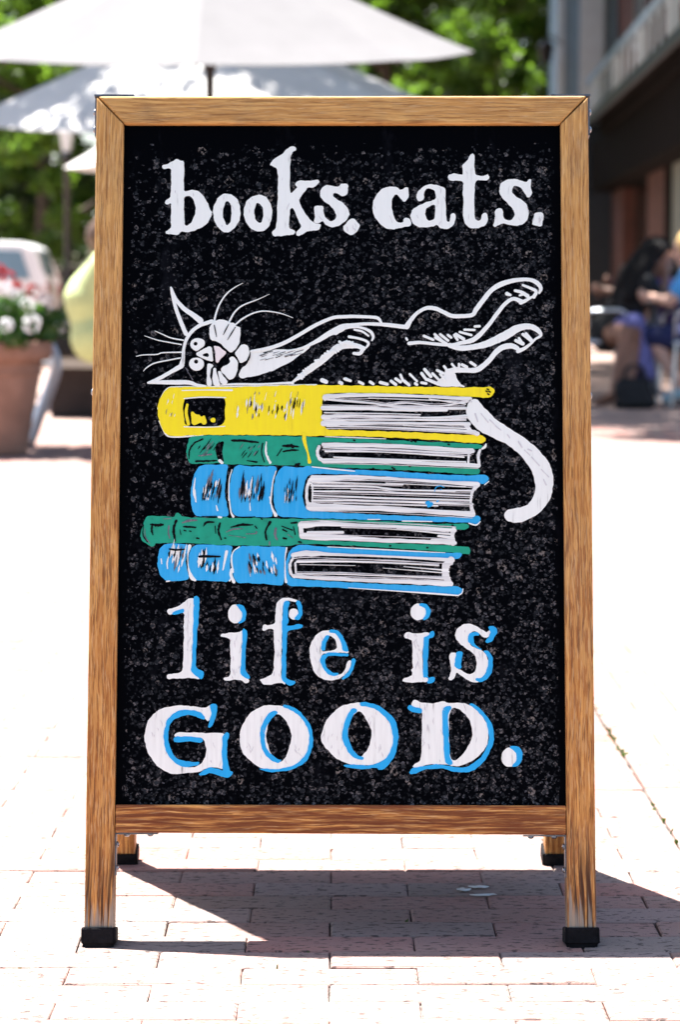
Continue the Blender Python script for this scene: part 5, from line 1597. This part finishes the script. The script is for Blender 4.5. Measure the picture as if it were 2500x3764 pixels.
def bag(label, loc, sx, sy, sz, rz=0.0):
    root = empty('shoulder_bag', loc, rz)
    tag(root, label, 'bag', 'bags beside the sitters')
    bm = bmesh.new()
    bmesh.ops.create_cube(bm, size=1, matrix=Matrix.Translation((0, 0, sz / 2)) @ Matrix.Diagonal((sx, sy, sz, 1)))
    bmesh.ops.subdivide_edges(bm, edges=bm.edges[:], cuts=3, use_grid_fill=True)
    for v in bm.verts:
        t = v.co.z / sz
        v.co.x *= 1.05 - .22 * t; v.co.y *= 1.15 - .6 * t
        v.co.x += .015 * math.sin(v.co.z * 31); v.co.z -= .03 * sz * math.cos(v.co.x * 9) * t
    bmesh.ops.bevel(bm, geom=[e for e in bm.edges if e.calc_face_angle(0) > .8], offset=.02, segments=2, affect='EDGES')
    link('pouch', bm_mesh(bm), M['black_cloth'], root, smooth=True)
    for q in (-1, 1):
        P = [(-sx * .28, q * sy * .2, sz * .9), (-sx * .2, q * sy * .25, sz * 1.25), (0, q * sy * .25, sz * 1.4), (sx * .2, q * sy * .25, sz * 1.25), (sx * .28, q * sy * .2, sz * .9)]
        link('handle', tube_mesh(bezier(P, 4), .010, 6), M['black_cloth'], root)


bp = at(246, 1335, 16.9)
bag('black bag slumped on the stone bench beside the lime shirt', (bp.x, 17.0, .381), .24, .14, .25)
bp = at(2335, 1530, 18.3)
bag('black bag on the ground under the cafe table', (bp.x, 18.35, 0), .27, .16, .21)

# ---- cafe table and chairs
tb = empty('cafe_table', (at(2400, 1500, TY + .1).x, TY + .1, 0))
tag(tb, 'round aluminium cafe table with a single pedestal', 'table')
link('table_top', lathe_mesh([(0, .715), (.30, .715), (.31, .72), (.312, .735), (.305, .742), (0, .742)], 40), M['alu'], tb)
link('pedestal', tube_mesh([(0, 0, .05), (0, 0, .715)], .034, 14), M['alu_blue'], tb, smooth=True)
for k in range(4):
    a = math.pi / 4 + k * math.pi / 2
    link('leg', tube_mesh(bezier([(0, 0, .12), (.16 * math.cos(a), .16 * math.sin(a), .07), (.29 * math.cos(a), .29 * math.sin(a), .014)], 4), .016, 8), M['alu_blue'], tb, smooth=True)


def cafe_chair(label, loc, rz):
    root = empty('cafe_chair', loc, rz)
    tag(root, label, 'chair', 'aluminium chairs at the cafe table')
    link('seat', box_mesh((0, 0, .44), (.40, .40, .025), .01), M['alu'], root)
    for sx, sy in ((1, 1), (1, -1)):
        link('leg', tube_mesh([(.18, sy * .18, .44), (.21, sy * .2, 0)], .0125, 8), M['alu'], root)
    for sy in (1, -1):
        link('leg', tube_mesh(bezier([(-.24, sy * .2, 0), (-.19, sy * .19, .44), (-.22, sy * .19, .64), (-.27, sy * .18, .80)], 4), .0125, 8), M['alu'], root, smooth=True)
        link('armrest', tube_mesh(bezier([(-.22, sy * .19, .64), (0, sy * .24, .66), (.16, sy * .23, .64), (.19, sy * .19, .46)], 4), .0125, 8), M['alu'], root, smooth=True)
    for z in (.58, .66, .74): link('slat', box_mesh((-.21 - (z - .58) * .32, 0, z), (.012, .36, .045), .004), M['alu'], root)


cafe_chair('aluminium cafe chair under the person in the lavender skirt', (at(2232, 1500, TY).x - .02, TY + .02, 0), -.15)
cafe_chair('aluminium cafe chair under the person in the bright blue shirt', (at(2600, 1510, TY - .35).x, TY - .33, 0), math.pi - .3)
cafe_chair('aluminium cafe chair under the person in the purple top', (at(2515, 1500, TY + .45).x, TY + .47, 0), math.pi)
cafe_chair('empty aluminium cafe chair half hidden by the sandwich board', (at(2135, 1480, TY + 1.3).x, TY + 1.3, 0), .9)

# ================================================================== background: building on the right
def facade_brick_mat():
    m, nt, b = new_mat('red facade brick')
    g = NT(nt)
    tc = g.n('ShaderNodeTexCoord')
    sp = g.n('ShaderNodeSeparateXYZ'); g.l(tc.outputs['Object'], sp.inputs[0])
    cm = g.n('ShaderNodeCombineXYZ')
    g.l(g.math('ADD', sp.outputs[0], sp.outputs[1]), cm.inputs[0]); g.l(sp.outputs[2], cm.inputs[1])
    bt = g.n('ShaderNodeTexBrick')
    g.l(cm.outputs[0], bt.inputs['Vector'])
    bt.inputs['Scale'].default_value = 1.0
    bt.inputs['Brick Width'].default_value = 0.22; bt.inputs['Row Height'].default_value = 0.075; bt.inputs['Mortar Size'].default_value = 0.008
    bt.inputs['Color1'].default_value = (0.075, 0.022, 0.016, 1); bt.inputs['Color2'].default_value = (0.12, 0.040, 0.030, 1); bt.inputs['Mortar'].default_value = (0.10, 0.08, 0.07, 1)
    g.l(bt.outputs['Color'], b.inputs['Base Color'])
    b.inputs['Roughness'].default_value = 0.9
    g.bump(bt.outputs['Fac'], 0.4, 0.004, b)
    return m


M['fbrick'] = facade_brick_mat()
M['pale_wall'] = plain('pale sage render', (0.20, 0.225, 0.19), rough=0.9, var=0.08, scale=3)
M['blue_grey'] = plain('blue grey painted wood', (0.24, 0.36, 0.45), rough=0.7, var=0.1, scale=5)
M['white_trim'] = plain('white painted trim', (0.68, 0.78, 0.83), rough=0.6, var=0.06, scale=6)
M['dark_green'] = plain('dark green joinery', (0.004, 0.013, 0.010), rough=0.6, spec=0.1, var=0.2)
M['dark_blue'] = plain('slate blue door paint', (0.013, 0.024, 0.038), rough=0.5, var=0.15)
M['brown_wood'] = plain('dark brown timber', (0.0045, 0.0032, 0.003), rough=0.9, spec=0.05, var=0.3)
M['shop_glass'] = plain('dark shop glass', (0.004, 0.008, 0.009), rough=0.15, spec=0.2)
YAW = -math.atan((1490 - 1250) / FPX)
LW, LB = 3.62, 2.90                                # wall face and balcony edge, measured to the right of the building's axis
bd = empty('brick_building', (math.cos(YAW) * LW - math.sin(YAW) * 36, math.sin(YAW) * LW + math.cos(YAW) * 36, 0), YAW)
tag(bd, 'brick building with blue grey balcony along the right edge', 'building')


def bb(name, mat, l0, l1, s0, s1, z0, z1, parent=None, bev=0.0):
    """box in building axes: l = metres from the wall face (negative = towards the square), s = distance along the street"""
    return link(name, box_mesh(((l0 + l1) / 2, (s0 + s1) / 2 - 36, (z0 + z1) / 2), (l1 - l0, s1 - s0, z1 - z0), bev), mat, parent or bd)


def s_at(px, l): return FPX * l / (px - 1490)
GH = 3.05
wl = bb('wall', M['pale_wall'], 0, .35, 22, s_at(2462, LW), 0, GH)
bb('door_frame', M['brown_wood'], -.03, .3, s_at(2462, LW), s_at(2444, LW), 0, GH)
bb('pier', M['fbrick'], -.04, .35, s_at(2444, LW), s_at(2382, LW), 0, GH)
w1 = bb('window', M['dark_green'], .18, .3, s_at(2382, LW), s_at(2290, LW), 0, GH)
bb('pane', M['shop_glass'], .165, .179, s_at(2372, LW), s_at(2340, LW), .5, 2.5, w1)
bb('pane', M['shop_glass'], .165, .179, s_at(2334, LW), s_at(2298, LW), .5, 2.5, w1)
bb('pier', M['fbrick'], -.04, .35, s_at(2290, LW), s_at(2230, LW), 0, GH)
dr = bb('door', M['dark_blue'], .10, .25, s_at(2230, LW), s_at(2150, LW), 0, GH)
bb('door_panel', M['dark_blue'], .085, .099, s_at(2222, LW), s_at(2195, LW), .2, 2.3, dr)
bb('pier', M['fbrick'], -.04, .35, s_at(2150, LW), 62, 0, GH)
bb('lintel', M['brown_wood'], -.42, .32, 22, 46.9, 2.52, GH + .285)  # dark lintel, deepened so its near black stands in for shade under the balcony
up = bb('upper_wall', M['fbrick'], .02, .4, 22, 62, GH + .26, 7.6)
for sc in (30.5, 36.5, 42.5):
    w_ = bb('window', M['white_trim'], -.02, .06, sc - .65, sc + .65, 4.6, 6.6)
    bb('pane', M['shop_glass'], -.034, -.021, sc - .55, sc - .04, 4.7, 6.5, w_)
    bb('pane', M['shop_glass'], -.034, -.021, sc + .04, sc + .55, 4.7, 6.5, w_)
bb('roof', M['brown_wood'], -2.1, 5.0, 21.5, 62.5, 7.6, 7.8)  # out of view, overhang widened to shade the whole facade
bb('back_wall', M['fbrick'], .45, 5, 22, 61.8, 0, 7.55)
dB = LB - LW
S0, S1 = 20.0, s_at(2150, LB)
ba = bb('balcony_floor', M['brown_wood'], dB + .06, .0, S0, S1, 3.50, 3.66)
bb('fascia', M['dark_blue'], dB, dB + .055, S0, S1, 3.47, 3.615)
bb('handrail', M['blue_grey'], dB - .03, dB + .08, S0, S1, 4.06, 4.16)
bb('soffit_beam', M['brown_wood'], dB + .2, dB + .4, S0, S1, 3.34, 3.499)
bal = box_mesh((0, 0, 0), (.035, .10, .44), .006); bal.materials.append(M['white_trim'])
for k in range(int((S1 - 24.5) / 1.0) + 1):
    if min(abs(24.5 + k * 1.0 - q) for q in (22, 26, 30, 34, 38, 41.8)) > .2: link('baluster', bal, None, bd, (dB + .027, 24.5 + k * 1.0 - 36, 3.84))
for sc in (22, 26, 30, 34, 38, 41.8):
    bb('post', M['white_trim'], dB - .02, dB + .10, sc - .06, sc + .06, 3.616, 4.059)
# end bay standing proud of the facade at the far end
bay = bb('end_bay', M['blue_grey'], 2.62 - LW, .01, 47.0, 50.0, 3.72, 7.5)
bb('passage_wall', M['dark_blue'], 2.62 - LW, .01, 47.3, 49.7, 0, 3.715)
bb('pilaster', M['white_trim'], 2.98 - LW, 3.40 - LW, 46.86, 46.995, 3.75, 7.3)
bb('corner_board', M['white_trim'], 2.60 - LW, 2.72 - LW, 46.93, 46.995, 3.75, 7.3)
for k in range(19): bb('clapboard', M['blue_grey'], 2.725 - LW, 2.975 - LW, 46.965, 46.998, 3.75 + k * .185, 3.75 + k * .185 + .178, bay)
bb('cornice', M['white_trim'], 2.5 - LW, .0, 46.7, 50.2, 7.3, 7.499)

wlp = at(2008, 175, 46.2)
wlr = empty('wall_lantern', (wlp.x, 46.2, wlp.z))
tag(wlr, 'dark lantern on a bracket at the corner of the building', 'lantern')
link('bracket', tube_mesh(bezier([(.30, .55, .12), (.15, .3, .2), (0, 0, .14)], 4), .02, 8), M['black_metal'], wlr)
link('cap', lathe_mesh([(0, .14), (.06, .12), (.15, .02), (.14, 0), (0, 0)], 12), M['black_metal'], wlr)
link('cage', lathe_mesh([(.13, 0), (.13, -.03), (.09, -.22), (.10, -.25), (0, -.26)], 8), M['black_metal'], wlr)
